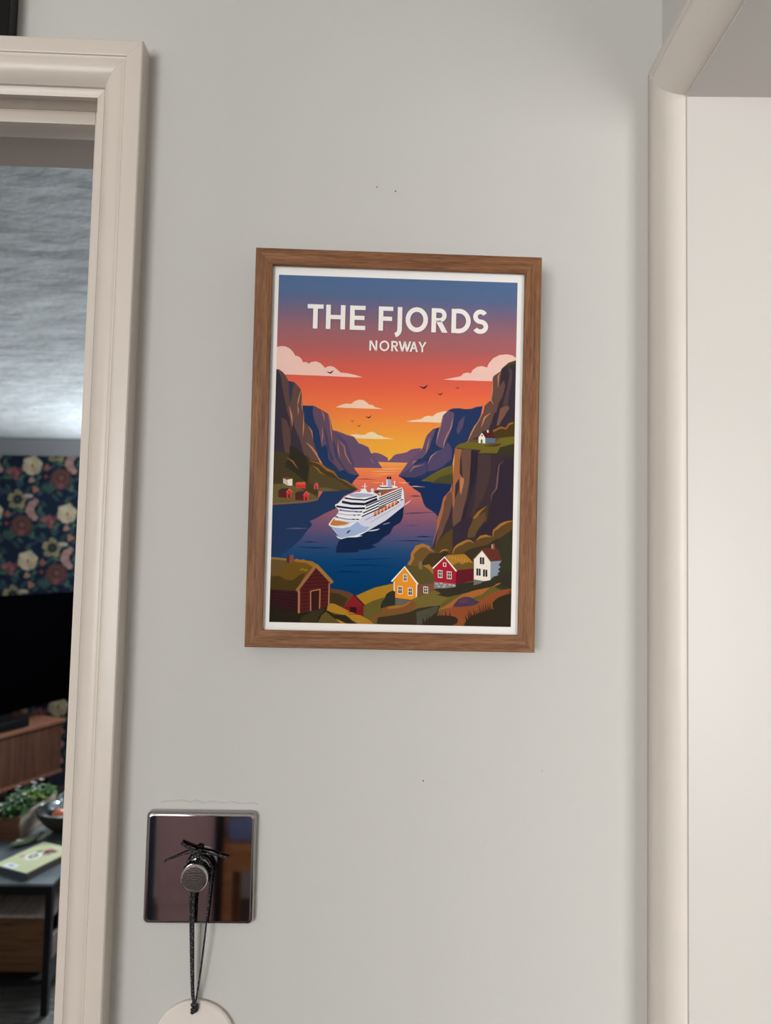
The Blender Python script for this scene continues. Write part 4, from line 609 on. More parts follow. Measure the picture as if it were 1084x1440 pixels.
(-13.11, 245.26, -13.09, 244.88, -13.04, 244.54, -12.95, 244.21, -12.83, 243.89, -12.67, 243.59, -12.49, 243.32, -12.28, 243.08, -12.05, 242.86, -11.8, 242.68, -11.54, 242.53, -11.26, 242.42, -10.98, 242.35, -10.69, 242.31, -10.4, 242.31, -10.12, 242.35, -9.83, 242.42, -9.56, 242.53, -9.29, 242.68, -9.05, 242.86, -8.82, 243.08, -8.61, 243.32, -8.42, 243.59, -8.27, 243.89, -8.15, 244.21, -8.06, 244.54, -8, 244.88, -7.98, 245.26, -6.59, 245.19, -6.61, 244.73, -6.69, 244.25, -6.82, 243.77, -6.99, 243.31, -7.22, 242.88, -7.49, 242.48, -7.8, 242.11, -8.15, 241.78, -8.54, 241.5, -8.95, 241.27, -9.39, 241.09, -9.85, 240.97, -10.31, 240.91, -10.78, 240.91, -11.25, 240.97, -11.7, 241.09, -12.14, 241.27, -12.56, 241.5, -12.94, 241.78, -13.29, 242.11, -13.61, 242.48, -13.88, 242.88, -14.1, 243.31, -14.28, 243.77, -14.41, 244.25, -14.48, 244.73, -14.51, 245.19),
(-4.91, 241.02, -3.51, 241.02, -3.51, 249.44, -4.91, 249.44),
(-3.51, 249.44, -2.07, 249.44, -1.95, 249.43, -1.6, 249.39, -1.22, 249.28, -0.86, 249.11, -0.53, 248.89, -0.25, 248.62, -0.01, 248.3, 0.17, 247.96, 0.3, 247.58, 0.36, 247.19, 0.36, 246.8, 0.3, 246.41, 0.17, 246.04, -0.01, 245.69, -0.25, 245.37, -0.53, 245.1, -0.86, 244.88, -1.22, 244.71, -1.6, 244.6, -1.95, 244.56, -2.07, 244.55, -3.51, 244.55, -3.51, 245.84, -2.07, 245.84, -2.07, 245.84, -1.85, 245.86, -1.67, 245.92, -1.5, 245.99, -1.35, 246.1, -1.21, 246.23, -1.1, 246.38, -1.01, 246.54, -0.95, 246.72, -0.92, 246.9, -0.92, 247.09, -0.95, 247.27, -1.01, 247.45, -1.1, 247.61, -1.21, 247.76, -1.35, 247.89, -1.5, 248, -1.67, 248.08, -1.85, 248.13, -2.07, 248.15, -2.07, 248.15, -3.51, 248.15),
(-3.33, 245.2, -1.58, 245.2, 0.83, 241.02, -0.85, 241.02),
(0.93, 249.44, 2.47, 249.44, 4.9, 241.02, 3.36, 241.02),
(3.36, 241.02, 4.9, 241.02, 6.81, 249.44, 5.27, 249.44),
(5.27, 249.44, 6.81, 249.44, 8.73, 241.02, 7.19, 241.02),
(7.19, 241.02, 8.73, 241.02, 11.16, 249.44, 9.62, 249.44),
(10.05, 241.02, 11.59, 241.02, 14.18, 249.44, 12.64, 249.44),
(15.24, 241.02, 16.78, 241.02, 14.18, 249.44, 12.64, 249.44),
(11.53, 243.38, 15.3, 243.38, 15.3, 244.66, 11.53, 244.66),
(19.62, 241.02, 21.02, 241.02, 21.02, 244.97, 19.62, 244.97),
(17.01, 249.44, 18.55, 249.44, 21.02, 244.55, 19.62, 244.55),
(22.09, 249.44, 23.63, 249.44, 21.02, 244.55, 19.62, 244.55)]
NAILS = [(0.0043, 1.8645, 0.0007), (0.0202, 1.8614, 0.0008), (0.0532, 1.3679, 0.0007), (0.1507, 1.3772, 0.0004)]
# ------------------------------------------------------------------ materials
M_wall = mat('sage_wall_paint', (203, 202, 198), .75, bump=.10, bscale=420, var=.02, vscale=3, spec=.25)
M_ceil = mat('white_ceiling_paint', (226, 224, 219), .8, bump=.06, bscale=300)
M_trim = mat('cream_trim_paint', (226, 217, 208), .33, bump=.10, bscale=90, var=.025, vscale=25, spec=.4)
M_gloss = mat('cream_gloss_paint', (217, 206, 196), .33, bump=.10, bscale=90, var=.025, vscale=25, spec=.4)
M_white = mat('white_gloss_paint', (210, 205, 200), .35, bump=.08, bscale=40, spec=.4)
M_artex = mat('swirled_ceiling_plaster', (214, 216, 216), .7, bump=.8, bscale=5.5, stretch=(.8, 1.1, 1), detail=7)
M_artex.node_tree.nodes['Bump'].inputs['Distance'].default_value = .028
M_cove = mat('cornice_paint', (158, 158, 160), .8)
M_loungewall = mat('lounge_wall_paint', (150, 146, 140), .8)
M_floor = mat('dark_subfloor', (62, 50, 44), .5)
M_chrome = mat('polished_chrome', (172, 168, 168), .035, metal=1)
M_knob = mat('bright_chrome', (215, 213, 212), .08, metal=1)
M_cap = mat('knob_cap', (92, 84, 82), .3, metal=1, bump=.15, bscale=900)
M_oakv = wood('oak_upright', (126, 82, 50), (90, 55, 32), (154, 107, 72), 'z', 330, .5, 14)
M_oakh = wood('oak_crosswise', (126, 82, 50), (90, 55, 32), (154, 107, 72), 'x', 330, .5, 14)
M_paper = mat('print_paper', (247, 244, 240), .7, bump=.03, bscale=800)
M_ink = vcol('printed_ink', .7, .0)
M_letter = mat('letter_white', (248, 243, 238), .65)
M_pane = thin_glass('picture_glass')
M_black = mat('black_satin', (8, 8, 9), .45, spec=.2)
M_tv = mat('tv_screen', (2, 2, 3), .5, spec=.0)
M_wal = wood('walnut_board', (92, 60, 46), (66, 42, 33), (116, 80, 60), 'z', 60, .5, 2)
M_waltop = wood('walnut_top', (120, 78, 60), (92, 58, 46), (142, 98, 76), 'y', 60, .45, 2)
M_steel = mat('black_steel', (9, 9, 10), .5, spec=.2)
M_tglass = mat('smoked_glass_painted_sheen', (112, 120, 126), .06, spec=.6, var=.35, vscale=9, stretch=(1, .4, 1))  # dark glass; lighter base and streaks are reflections painted into its colour
M_crate = wood('crate_board', (92, 62, 36), (62, 40, 24), (112, 78, 46), 'x', 60, .6, 2)
M_cratelit = wood('crate_board_lit', (146, 134, 124), (118, 106, 98), (166, 154, 144), 'y', 60, .6, 2)  # paler copy of the crate wood, window light on end and lid coloured in
M_plank = mat('grey_floorboard', (132, 130, 128), .38, var=.55, vscale=5, stretch=(2.2, 9, 1), bump=.2, bscale=30)
M_soil = mat('potting_soil', (38, 28, 22), .95, bump=.8, bscale=160)
M_planterf = wood('planter_board', (112, 72, 52), (84, 52, 38), (130, 88, 64), 'x', 60, .6, 2)
M_planters = wood('planter_side_board', (168, 150, 136), (140, 122, 110), (190, 172, 158), 'y', 50, .6, 2)
M_leafs = [mat('leaf_green_%s' % n, c, .45, var=.3, vscale=90) for n, c in (('deep', (52, 96, 44)), ('mid', (86, 134, 58)), ('lime', (150, 178, 62)))]
M_petal = mat('white_petal', (225, 222, 226), .6)
M_bowl = mat('dark_bowl_glaze', (58, 56, 52), .25)
M_silver = mat('silver_bauble', (216, 230, 236), .12, metal=1)
M_peach = mat('peach_bauble', (226, 128, 96), .4)
M_dish = mat('olive_glass_dish', (112, 122, 88), .12)
M_bookc = mat('book_cover_print', (204, 206, 164), .4)
M_bookp = mat('page_block', (120, 112, 104), .8)
M_spine = mat('book_spine_cloth', (70, 78, 88), .6)
M_disc = mat('cream_ceramic', (230, 221, 213), .4)
M_hole = mat('hole_dark', (70, 62, 56), .8)
M_mauve = mat('mauve_paint', (190, 150, 150), .55)
M_navy = mat('navy_fabric', (52, 58, 76), .9)
M_wood2 = wood('pine_orange', (170, 108, 66), (132, 80, 48), (192, 130, 86), 'x', 40, .45, 2)
M_blue = mat('blue_cloth', (108, 116, 158), .9, bump=.3, bscale=60)
M_frameglass = mat('hung_picture_image', (120, 122, 122), .5, var=.3, vscale=20)
def flecks():
    m = bpy.data.materials.new('flecked_cord'); m.use_nodes = True; nt = m.node_tree; b = nt.nodes['Principled BSDF']; b.inputs['Roughness'].default_value = .7
    tc = nt.nodes.new('ShaderNodeTexCoord'); v = nt.nodes.new('ShaderNodeTexVoronoi'); v.inputs['Scale'].default_value = 900
    rp = nt.nodes.new('ShaderNodeValToRGB'); e = rp.color_ramp.elements; e[0].position = .17; e[0].color = (.6, .58, .57, 1); e[1].position = .23; e[1].color = (.006, .006, .008, 1)
    nt.links.new(tc.outputs['Object'], v.inputs['Vector']); nt.links.new(v.outputs['Distance'], rp.inputs[0]); nt.links.new(rp.outputs[0], b.inputs['Base Color']); return m
M_cord = flecks()
# ------------------------------------------------------------------ room shell
def shell(name, m, boxes):
    bm = bmesh.new()
    for b in boxes: box(bm, *b)
    return struct(obj(name, bm, m))
WF = shell('wall_front', M_wall, [(-.205, 3.0, 0, .12, 0, 2.45), (-1.18, -.205, 0, .12, 1.958, 2.45), (-3.7, -1.18, 0, .12, 0, 2.45)])
FL = shell('floor', M_floor, [(-3.7, 3.0, -3.05, 4.62, -.06, -.012)])
CE = shell('ceiling', M_ceil, [(-3.7, 3.0, -3.05, 0, 2.36, 2.44)])
shell('ceiling', M_artex, [(-3.7, 1.25, .12, 4.5, 2.293, 2.38)])
shell('wall_back', M_wall, [(-2.3, -1.85, -3.05, -2.9, -.012, 2.36), (-.65, 3.0, -3.05, -2.9, -.012, 2.36), (-1.85, -.65, -3.05, -2.9, -.012, .85), (-1.85, -.65, -3.05, -2.9, 2.15, 2.36)])
shell('wall_left', M_wall, [(-2.4, -2.3, -3.05, 0, -.012, 2.36)])
shell('wall_far_right', M_ceil, [(2.5, 2.6, -2.9, 0, -.012, 2.36)])
WL = shell('wall_lounge_far', M_navy, [(-3.7, 1.25, 4.5, 4.62, -.012, 2.293)])
shell('wall_lounge_left', M_loungewall, [(-3.8, -3.7, .12, 4.5, -.012, 2.293)])
shell('wall_lounge_right', M_loungewall, [(1.25, 1.35, .12, 4.5, -.012, 2.293)])
# hall window: frame with glazing bars round the daylight
bm = bmesh.new()
for b in ((-1.85, -1.81, -2.94, -2.86, .85, 2.15), (-.69, -.65, -2.94, -2.86, .85, 2.15), (-1.81, -.69, -2.94, -2.86, .85, .89), (-1.81, -.69, -2.94, -2.86, 2.11, 2.15)): box(bm, *b)
struct(obj('window_1', bm, M_white))
# nail holes and a scuff on the picture wall
for x, z, r_ in NAILS:
    bm = bmesh.new(); lathe(bm, [(0, .0004), (r_*.6, .0003), (r_*.85, 0)], 10, lambda p: (x+p[0], -p[2], z+p[1])); obj('nail_hole', bm, M_hole, WF)
bm = bmesh.new()
for k in range(7):   # ridge of old filler above the switch plate
    x = -.158+k*.011; tube(bm, [(x, -.0002, 1.3485+.0012*math.sin(k*1.7)), (x+.006, -.0005, 1.3492+.001*math.sin(k)), (x+.012, -.0002, 1.3485+.0012*math.sin(k*1.7+1.7))], .0004, 6, 3)
obj('filler_ridge', bm, M_wall, WF, True)

def moulding(name, prof, P0, L, Wd, T, length, m0, m1, m, parent):
    P0, L, Wd, T = Vector(P0), Vector(L), Vector(Wd), Vector(T); bm = bmesh.new()
    a = [bm.verts.new(P0+L*(w_*m0)+Wd*w_+T*t) for w_, t in prof]; b = [bm.verts.new(P0+L*(length-w_*m1)+Wd*w_+T*t) for w_, t in prof]
    n = len(prof)
    for i in range(n): bm.faces.new((a[i], a[(i+1) % n], b[(i+1) % n], b[i]))
    bm.faces.new(a[::-1]); bm.faces.new(b)
    return obj(name, bm, m, parent, True)
def ogee(wd, th, step=.32):
    o = wd*step
    pts = [(0, 0), (0, th-.001), (.001, th), (o-.001, th), (o, th-.0005), (o+.0006, th-.0019), (o+.0012, th-.0021), (o+.0018, th-.0017), (o+.0026, th-.0019)]
    a0, t0, a1, t1 = o+.0032, th-.0017, wd*.82, th*.42
    for k in range(9):
        u = k/8; pts.append((a0+(a1-a0)*u, t0-(t0-t1)*(u**2.6)))
    pts += [(wd*.822, th*.44), (wd*.832, th*.42), (wd*.838, th*.30), (wd*.86, th*.27), (wd-.001, th*.25), (wd, th*.22), (wd, 0)]
    return pts
# left doorway casing
D1 = struct(bpy.data.objects.new('door_1', None)); COL.objects.link(D1)
PR = ogee(.041, .020)
moulding('architrave_upright', PR, (-.192, 0, 0), (0, 0, 1), (-1, 0, 0), (0, -1, 0), 1.972, 0, 1, M_gloss, D1)
moulding('architrave_head', PR, (-.1921, 0, 1.972), (-1, 0, 0), (0, 0, -1), (0, -1, 0), 1.0, 1, 1, M_gloss, D1)
moulding('architrave_upright', PR, (-1.192, 0, 0), (0, 0, 1), (1, 0, 0), (0, -1, 0), 1.972, 0, 1, M_gloss, D1)
bx('jamb_lining', M_gloss, D1, -.2315, -.205, 0, .12, 0, 1.958); bx('jamb_lining', M_gloss, D1, -1.18, -1.1535, 0, .12, 0, 1.958)
bx('head_lining', M_gloss, D1, -1.1535, -.2315, 0, .12, 1.9335, 1.958)
bx('door_stop', M_gloss, D1, -1.1415, -.2435, .020, .045, 1.9215, 1.9335, bev=.0008)
bx('door_stop', M_gloss, D1, -.2435, -.2315, .020, .045, 0, 1.9335, bev=.0008); bx('door_stop', M_gloss, D1, -1.1535, -1.1415, .020, .045, 0, 1.9335, bev=.0008)
# right opening, its wall turned 2.9 degrees: u towards the viewer, v away to the right
AN = R(2.9); EU = Vector((-math.sin(AN), -math.cos(AN), 0)); EV = Vector((math.cos(AN), -math.sin(AN), 0)); O2 = Vector((.2505, 0, 0))
def uv(p): return O2+EU*p[0]+EV*p[1]+Vector((0, 0, p[2]))
bm = bmesh.new(); box(bm, -.001, .040, .0, .12, 0, 2.36, f=uv); box(bm, .040, .86, 0, .12, 1.930, 2.36, f=uv); box(bm, .86, 2.9, 0, .12, 0, 2.36, f=uv)
struct(obj('wall_right', bm, M_wall))
D2 = struct(bpy.data.objects.new('door_2', None)); COL.objects.link(D2)
PR2 = [(0, 0), (0, .0118), (.001, .0126), (.0098, .0128), (.0106, .0112), (.0120, .0114), (.0132, .0134), (.016, .0150), (.022, .0161), (.029, .0163), (.036, .0157), (.043, .0138), (.048, .0108), (.0515, .0072), (.0535, .0036), (.0545, .001), (.0545, 0)]
moulding('architrave_upright', PR2, uv((0, 0, 0)), (0, 0, 1), EU, -EV, 1.9755, 0, 1, M_trim, D2)
moulding('architrave_head', PR2, uv((0, 0, 1.9755)), EU, (0, 0, -1), -EV, .91, 1, 1, M_trim, D2)
moulding('architrave_upright', PR2, uv((.91, 0, 0)), (0, 0, 1), -EU, -EV, 1.9755, 0, 1, M_trim, D2)
bx('jamb_lining', M_white, D2, .0405, .0565, 0, .119, 0, 1.930, f=uv); bx('jamb_lining', M_white, D2, .845, .8595, 0, .119, 0, 1.930, f=uv)
bx('head_lining', M_white, D2, .0565, .845, 0, .119, 1.9185, 1.930, f=uv)

# ------------------------------------------------------------------ framed print
FRM = thing('picture_frame', 'oak framed travel print of cruise ship in sunset fjord, hanging on the pale wall', 'picture', (.0233, -.018, 1.47538), (R(1.964), R(.0905), 0))
HW, HH, RW = .11605, .32092, .0138
RP = [(.0006, 0), (RW-.0005, 0), (RW, .0005), (RW, .0019), (RW-.004, .0019), (RW-.004, .0172), (0, .0172), (0, .0006)]
moulding('frame_rail', RP, (-HW, 0, 0), (0, 0, 1), (1, 0, 0), (0, 1, 0), HH, 1, 1, M_oakv, FRM)
moulding('frame_rail', RP, (HW, 0, 0), (0, 0, 1), (-1, 0, 0), (0, 1, 0), HH, 1, 1, M_oakv, FRM)
moulding('frame_rail', RP, (-HW, 0, HH), (1, 0, 0), (0, 0, -1), (0, 1, 0), 2*HW, 1, 1, M_oakh, FRM)
moulding('frame_rail', RP, (-HW, 0, 0), (1, 0, 0), (0, 0, 1), (0, 1, 0), 2*HW, 1, 1, M_oakh, FRM)
g = RW-.0037
bx('glass_pane', M_pane, FRM, -HW+g, HW-g, .0021, .0026, g, HH-g)
PRN = bx('paper_print', M_paper, FRM, -HW+g, HW-g, .0045, .0050, g, HH-g)
bx('backing_board', M_black, FRM, -HW+g, HW-g, .0052, .0120, g, HH-g)
INK_HAZE, INK_K = .003, .87
def ink(c): return tuple(min(max((v-INK_HAZE)/INK_K, .002), .9) for v in lin(c))
x0, x1, z0, z1 = ART_RECT
def strip(stops):
    out = []
    for (za, ca), (zb, cb) in zip(stops, stops[1:]):
        za, zb = min(max(za, z0), z1), min(max(zb, z0), z1)
        if za-zb < .01: continue
        A, B = ink(ca), ink(cb); out.append(([A, A, B, B], [(x0, za), (x1, za), (x1, zb), (x0, zb)], 0))
    return out
shp = []; LV = []
for i, s in enumerate(SHAPES):   # red, green, blue, then x, z pairs
    if i == WATER_AT: LV.append(((x0, x1, z0, 152), 3)); shp += [(a, b, 3) for a, b, _ in strip(WATER)]
    P = [(s[k], s[k+1]) for k in range(3, len(s), 2)]; xs, zs = [p[0] for p in P], [p[1] for p in P]; bb = (min(xs), max(xs), min(zs), max(zs))
    if i >= WATER_AT and bb[2] < 152: lv = 2
    else: lv = 1
    for B, l in LV:
        if B[0] < bb[1] and bb[0] < B[1] and B[2] < bb[3] and bb[2] < B[3]: lv = max(lv, l+1)
    LV.append((bb, lv)); shp.append((ink(s[:3]), P, lv))
art = inked('printed_scene', strip(SKY)+shp, M_ink, PRN, lambda p, l: (p[0]/1000, .00447-l*.000009, p[1]/1000))
bm = bmesh.new()
for s in LETTERS: bm.faces.new([bm.verts.new((s[k]/1000, .0036, s[k+1]/1000)) for k in range(0, len(s), 2)])
obj('printed_title', bm, M_letter, PRN)

# ------------------------------------------------------------------ chrome dimmer switch
SW = thing('dimmer_switch', 'square polished chrome dimmer plate with round knob, mounted on wall below the print', 'switch', (-.1242, 0, 1.2993))
def rring(bm, h, rad, y, n=6):
    vs_ = []
    for cx, cz, a0 in ((h-rad, h-rad, 0), (-h+rad, h-rad, 90), (-h+rad, -h+rad, 180), (h-rad, -h+rad, 270)):
        for k in range(n+1): a = R(a0+90*k/n); vs_.append(bm.verts.new((cx+rad*math.cos(a), y, cz+rad*math.sin(a))))
    return vs_
bm = bmesh.new(); rg = [rring(bm, h, rd, y) for h, rd, y in ((.0434, .004, -.0002), (.0436, .004, -.0015), (.0436, .004, -.0042), (.0431, .0038, -.0056), (.0420, .0034, -.0066), (.0408, .003, -.0070), (.0402, .003, -.0069))]
for A, B in zip(rg, rg[1:]):
    for i in range(len(A)): bm.faces.new((A[i], A[(i+1) % len(A)], B[(i+1) % len(A)], B[i]))
bm.faces.new(rg[-1]); bm.faces.new(rg[0][::-1])
o = obj('switch_plate', bm, M_chrome, SW); 
for p in o.data.polygons: p.use_smooth = len(p.vertices) == 4
kf = lambda p: (p[0], -p[2], p[1])
bm = bmesh.new(); lathe(bm, [(.0098, .0071), (.0098, .0215), (.0101, .0222), (.0105, .0232), (.0105, .0252), (.0098, .0260), (.0089, .0261), (.0086, .0256), (0, .0256)], 40, kf); kn = obj('knob', bm, M_knob, SW, True)
bm = bmesh.new(); lathe(bm, [(.0085, .02562), (.0084, .0259), (0, .0260)], 40, kf); obj('knob_cap', bm, M_cap, kn, True)
# ------------------------------------------------------------------ plaque on a cord
HG = thing('hanging_disc', 'round cream ceramic disc hanging on black flecked cord from the chrome knob', 'ornament', (-.1243, 0, 1.1640))
dz = 1.1640; dx = -.1243
bm = bmesh.new(); rr = .0322
lathe(bm, [(0, .0005), (rr-.0012, .0005), (rr, .0015), (rr, .0035), (rr-.0012, .0048), (0, .005)], 64, kf); DS = obj('disc', bm, M_disc, HG, True)
bm = bmesh.new(); lathe(bm, [(0, .0052), (.0028, .0051)], 20, lambda p: (p[0], -p[2], p[1]+.0262)); obj('cord_hole', bm, M_hole, DS)
def cord(name, pts, r_): 
    bm = bmesh.new(); tube(bm, [(x-dx, y, z-dz) for x, y, z in pts], r_, 8, 8); return obj(name, bm, M_cord, HG, True)
KX, KZ = -.1242, 1.2993
loop = [(KX+.0110*math.cos(a), -.0110-.0015*math.sin(a), KZ+.0110*math.sin(a)) for a in [R(100-360*k/14) for k in range(15)]]
cord('cord_loop', loop, .0009)
loop2 = [(KX+.0112*math.cos(a), -.0135+.0015*math.sin(a), KZ+.0113*math.sin(a)) for a in [R(105-120*k/10) for k in range(11)]]
cord('cord_loop', loop2, .0010)
cord('cord_strand', [(KX-.0040, -.0155, KZ-.0106), (-.1288, -.0130, 1.275), (-.1278, -.0100, 1.240), (-.1262, -.0075, 1.205), (-.1248, -.0065, 1.196)], .0012)
cord('cord_strand', [(KX-.0012, -.0165, KZ-.0112), (-.1266, -.0140, 1.275), (-.1262, -.0110, 1.240), (-.1255, -.0080, 1.205), (-.1243, -.0070, 1.196)], .0011)
cord('cord_strand', [(KX+.0105, -.0135, KZ+.003), (-.1142, -.0130, 1.293), (-.1158, -.0115, 1.268), (-.1190, -.0095, 1.232), (-.1225, -.0075, 1.203), (-.1240, -.0070, 1.196)], .00075)
cord('cord_end', [(-.1256, -.0125, 1.3132), (-.1310, -.0110, 1.3158), (-.1388, -.0092, 1.3196)], .0014)
cord('cord_end', [(-.1258, -.0120, 1.3126), (-.1350, -.0100, 1.3118), (-.1440, -.0086, 1.3082), (-.1518, -.0082, 1.3048)], .0006)
cord('cord_end', [(-.1250, -.0125, 1.3128), (-.1160, -.0105, 1.3122), (-.1090, -.0092, 1.3104), (-.1014, -.0085, 1.3086)], .0009)
bm = bmesh.new()
for k in range(3): tube(bm, [(-.1255+.0024*math.cos(a)-dx, -.0125-.002*math.sin(a), 1.3128+.0024*math.sin(a+k)-dz) for a in [R(120*k+45*j) for j in range(8)]], .0011, 7, 4)
obj('knot', bm, M_cord, HG, True)
bm = bmesh.new()
for k in range(3): tube(bm, [(-.1243+.0021*math.cos(a)-dx, -.0068-.0018*math.sin(a), 1.1945-.0018*k+.0018*math.sin(a*1.0+k)-dz) for a in [R(100*k+48*j) for j in range(8)]], .0011, 7, 4)
tube(bm, [(-.1243-dx, -.0062, 1.1945-dz), (-.1243-dx, -.0070, 1.1915-dz), (-.1243-dx, -.0055, 1.1898-dz)], .0014, 7, 4)
obj('knot', bm, M_cord, HG, True)
# ------------------------------------------------------------------ black frame standing on the door casing
BF = thing('black_frame', 'black edged picture frame standing on top of the left door casing', 'picture', (-.404, -.003, 1.9722), (R(-.6), 0, 0))
BP = [(.0005, -.014), (.0090, -.014), (.0095, -.0135), (.0095, 0), (0, 0), (0, -.0135)]
for P0, L, Wd, ln in (((-.1, 0, 0), (0, 0, 1), (1, 0, 0), .28), ((.1, 0, 0), (0, 0, 1), (-1, 0, 0), .28), ((-.1, 0, .28), (1, 0, 0), (0, 0, -1), .2), ((-.1, 0, 0), (1, 0, 0), (0, 0, 1), .2)):
    moulding('frame_rail', BP, P0, L, Wd, (0, 1, 0), ln, 1, 1, M_black, BF)
bx('picture_panel', M_frameglass, BF, -.0905, .0905, -.009, -.001, .0095, .2705)

# ------------------------------------------------------------------ lounge beyond the doorway
for k in range(26):   # floorboards in sight through the doorway
    j = k//2; xx = -2.6+(k % 2)*1.5-(j % 3)*.4; random.seed(k)
    bx('plank', M_plank, FL, xx, xx+1.496, 1.30+j*.145, 1.442+j*.145, -.012+.0, 0-random.random()*.0015, bev=.0012)
# cornice
moulding('trim_1', [(0, 0), (0, .075), (.012, .075), (.02, .066), (.05, .052), (.085, .03), (.1, .018), (.112, .016), (.112, 0)], (-3.7, 4.5, 2.293), (1, 0, 0), (0, 0, -1), (0, -1, 0), 4.9, 0, 0, M_cove, None)['kind'] = 'structure'
# wallpaper: one repeat of flowers and leaves, set half-drop
def petals(cx, cz, r0, n, amp, rot=0, sx=1, sz=1, m=28):
    return [(cx+sx*r0*(1+amp*math.cos(n*a+rot))*math.cos(a), cz+sz*r0*(1+amp*math.cos(n*a+rot))*math.sin(a)) for a in (2*math.pi*i/m for i in range(m))]
def leaf(cx, cz, l, wd, ang):
    c, s = math.cos(R(ang)), math.sin(R(ang)); out = []
    for t, sgn in [(k/6, 1) for k in range(7)]+[(k/6, -1) for k in range(5, 0, -1)]:
        a = (t-.5)*l; b = sgn*wd*.5*math.sin(math.pi*t)**.8; out.append((cx+a*c-b*s, cz+a*s+b*c))
    return out
rw = random.Random(11)
motif = []
def mo(c, p): motif.append((lin(c), p))
for i in range(46):
    a, b = rw.uniform(-.26, .28), rw.uniform(-.32, .32); mo(rw.choice([(66, 90, 98), (58, 80, 88), (84, 98, 104), (74, 98, 86), (62, 76, 98)]), leaf(a, b, rw.uniform(.05, .09), rw.uniform(.018, .032), rw.uniform(0, 180)))
for k in range(6): mo((62, 92, 92) if k % 2 else (76, 104, 92), leaf(.12+.03*math.cos(R(40+k*22)), -.18+.03*math.sin(R(40+k*22)), .09, .022, 40+k*22))
mo((104, 72, 70), petals(.195, -.088, .072, 11, .08)); mo((122, 84, 78), petals(.195, -.085, .052, 9, .10, 1)); mo((96, 66, 66), petals(.197, -.083, .036, 8, .12)); mo((136, 94, 84), petals(.198, -.082, .020, 6, .15)); mo((146, 92, 92), petals(.195, -.135, .022, 5, .2))
for k in range(5): a = R(90+72*k); mo((172, 158, 120) if k % 2 else (154, 144, 114), petals(-.088+.042*math.cos(a), -.234+.042*math.sin(a), .027, 3, .12, k))
mo((64, 70, 66), petals(-.088, -.234, .034, 7, .1)); mo((40, 52, 60), petals(-.088, -.234, .018, 5, .1)); mo((110, 116, 112), petals(-.088, -.234, .007, 4, .1))
for k in range(6): t = k/5; mo((196, 158, 146) if k % 2 else (184, 142, 136), petals(-.012+.035*(2*t-1)**2+.01, -.245-.11*t, .021+.008*math.sin(3.1*t), 5, .1, k))
for k, (a, b) in enumerate(((-.12, -.03), (-.10, -.055), (-.13, -.06), (-.105, -.085), (-.15, -.045), (-.08, -.035))): mo(((150, 98, 102), (172, 108, 108), (128, 78, 86))[k % 3], petals(a, b, .019, 5, .15, k))
mo((196, 150, 130), petals(.0, -.10, .019, 3, .2, 1)); mo((190, 128, 112), petals(.03, -.165, .021, 3, .25)); mo((212, 190, 180), petals(-.015, -.208, .025, 2, .2, 0, 1, .6)); mo((170, 110, 100), petals(.10, -.012, .02, 4, .2)); mo((150, 80, 86), petals(.095, -.075, .013, 4, .2))
for a, b, l, g_ in ((-.07, -.09, .06, 60), (-.16, -.085, .065, 5), (.185, .015, .065, -15), (.27, -.15, .06, 80), (.065, -.30, .05, 70), (.05, -.08, .04, 50)): mo((86, 118, 96), leaf(a, b, l, .026, g_))
for k in range(6): a = R(60*k+20); mo(((226, 208, 176), (214, 194, 160))[k % 2], petals(.034*math.cos(a), .034*math.sin(a), .034, 4, .08, k))
mo((220, 202, 168), petals(0, 0, .040, 6, .06)); mo((232, 218, 190), petals(-.018, .026, .022, 4, .1)); mo((200, 180, 146), petals(.02, -.034, .022, 4, .1)); mo((190, 122, 50), petals(.002, -.004, .010, 4, .2, 0, .7, 1.5)); mo((128, 66, 36), petals(.002, -.004, .004, 3, .2, 0, .8, 2))
BG = lin((36, 48, 68)); shp = [(BG, [(-3.69, .1), (1.24, .1), (1.24, 2.181), (-3.69, 2.181)], 0)]
def clipz(p, hi=2.181, lo=.1):
    for val, sg in ((hi, -1), (lo, 1)):
        out = []
        for i in range(len(p)):
            a, b = p[i-1], p[i]; ia, ib = (a[1]-val)*sg >= 0, (b[1]-val)*sg >= 0
            if ia != ib: t = (val-a[1])/(b[1]-a[1]); out.append((a[0]+(b[0]-a[0])*t, val))
            if ib: out.append(b)
        p = out
    return p
for ix in range(-5, 5):
    for iz in range(-5, 4):
        ox = -2.262+ix*.248; oz = 2.115+iz*.645+(ix % 2)*.3225
        if not -3.4 < ox < .9: continue
        for k, (c, p) in enumerate(motif):
            q = clipz([(a+ox, b+oz) for a, b in p])
            if len(q) > 2: shp.append((c, q, k+1))
M_wp = vcol('printed_wallpaper', .8, .15)
inked('wallpaper', shp, M_wp, WL, lambda p, l: (p[0], 4.4995-l*.00002, p[1]))

# turned corner unit and television: s along the unit (towards its right end), d back from its front
def turned(name, label, cat, P, ang): return thing(name, label, cat, P, (0, 0, R(ang)))
TU = turned('tv_cabinet', 'low brown wooden media cabinet with ribbed front standing below the black television', 'cabinet', (-1.843, 4.156, 0), 67.8)
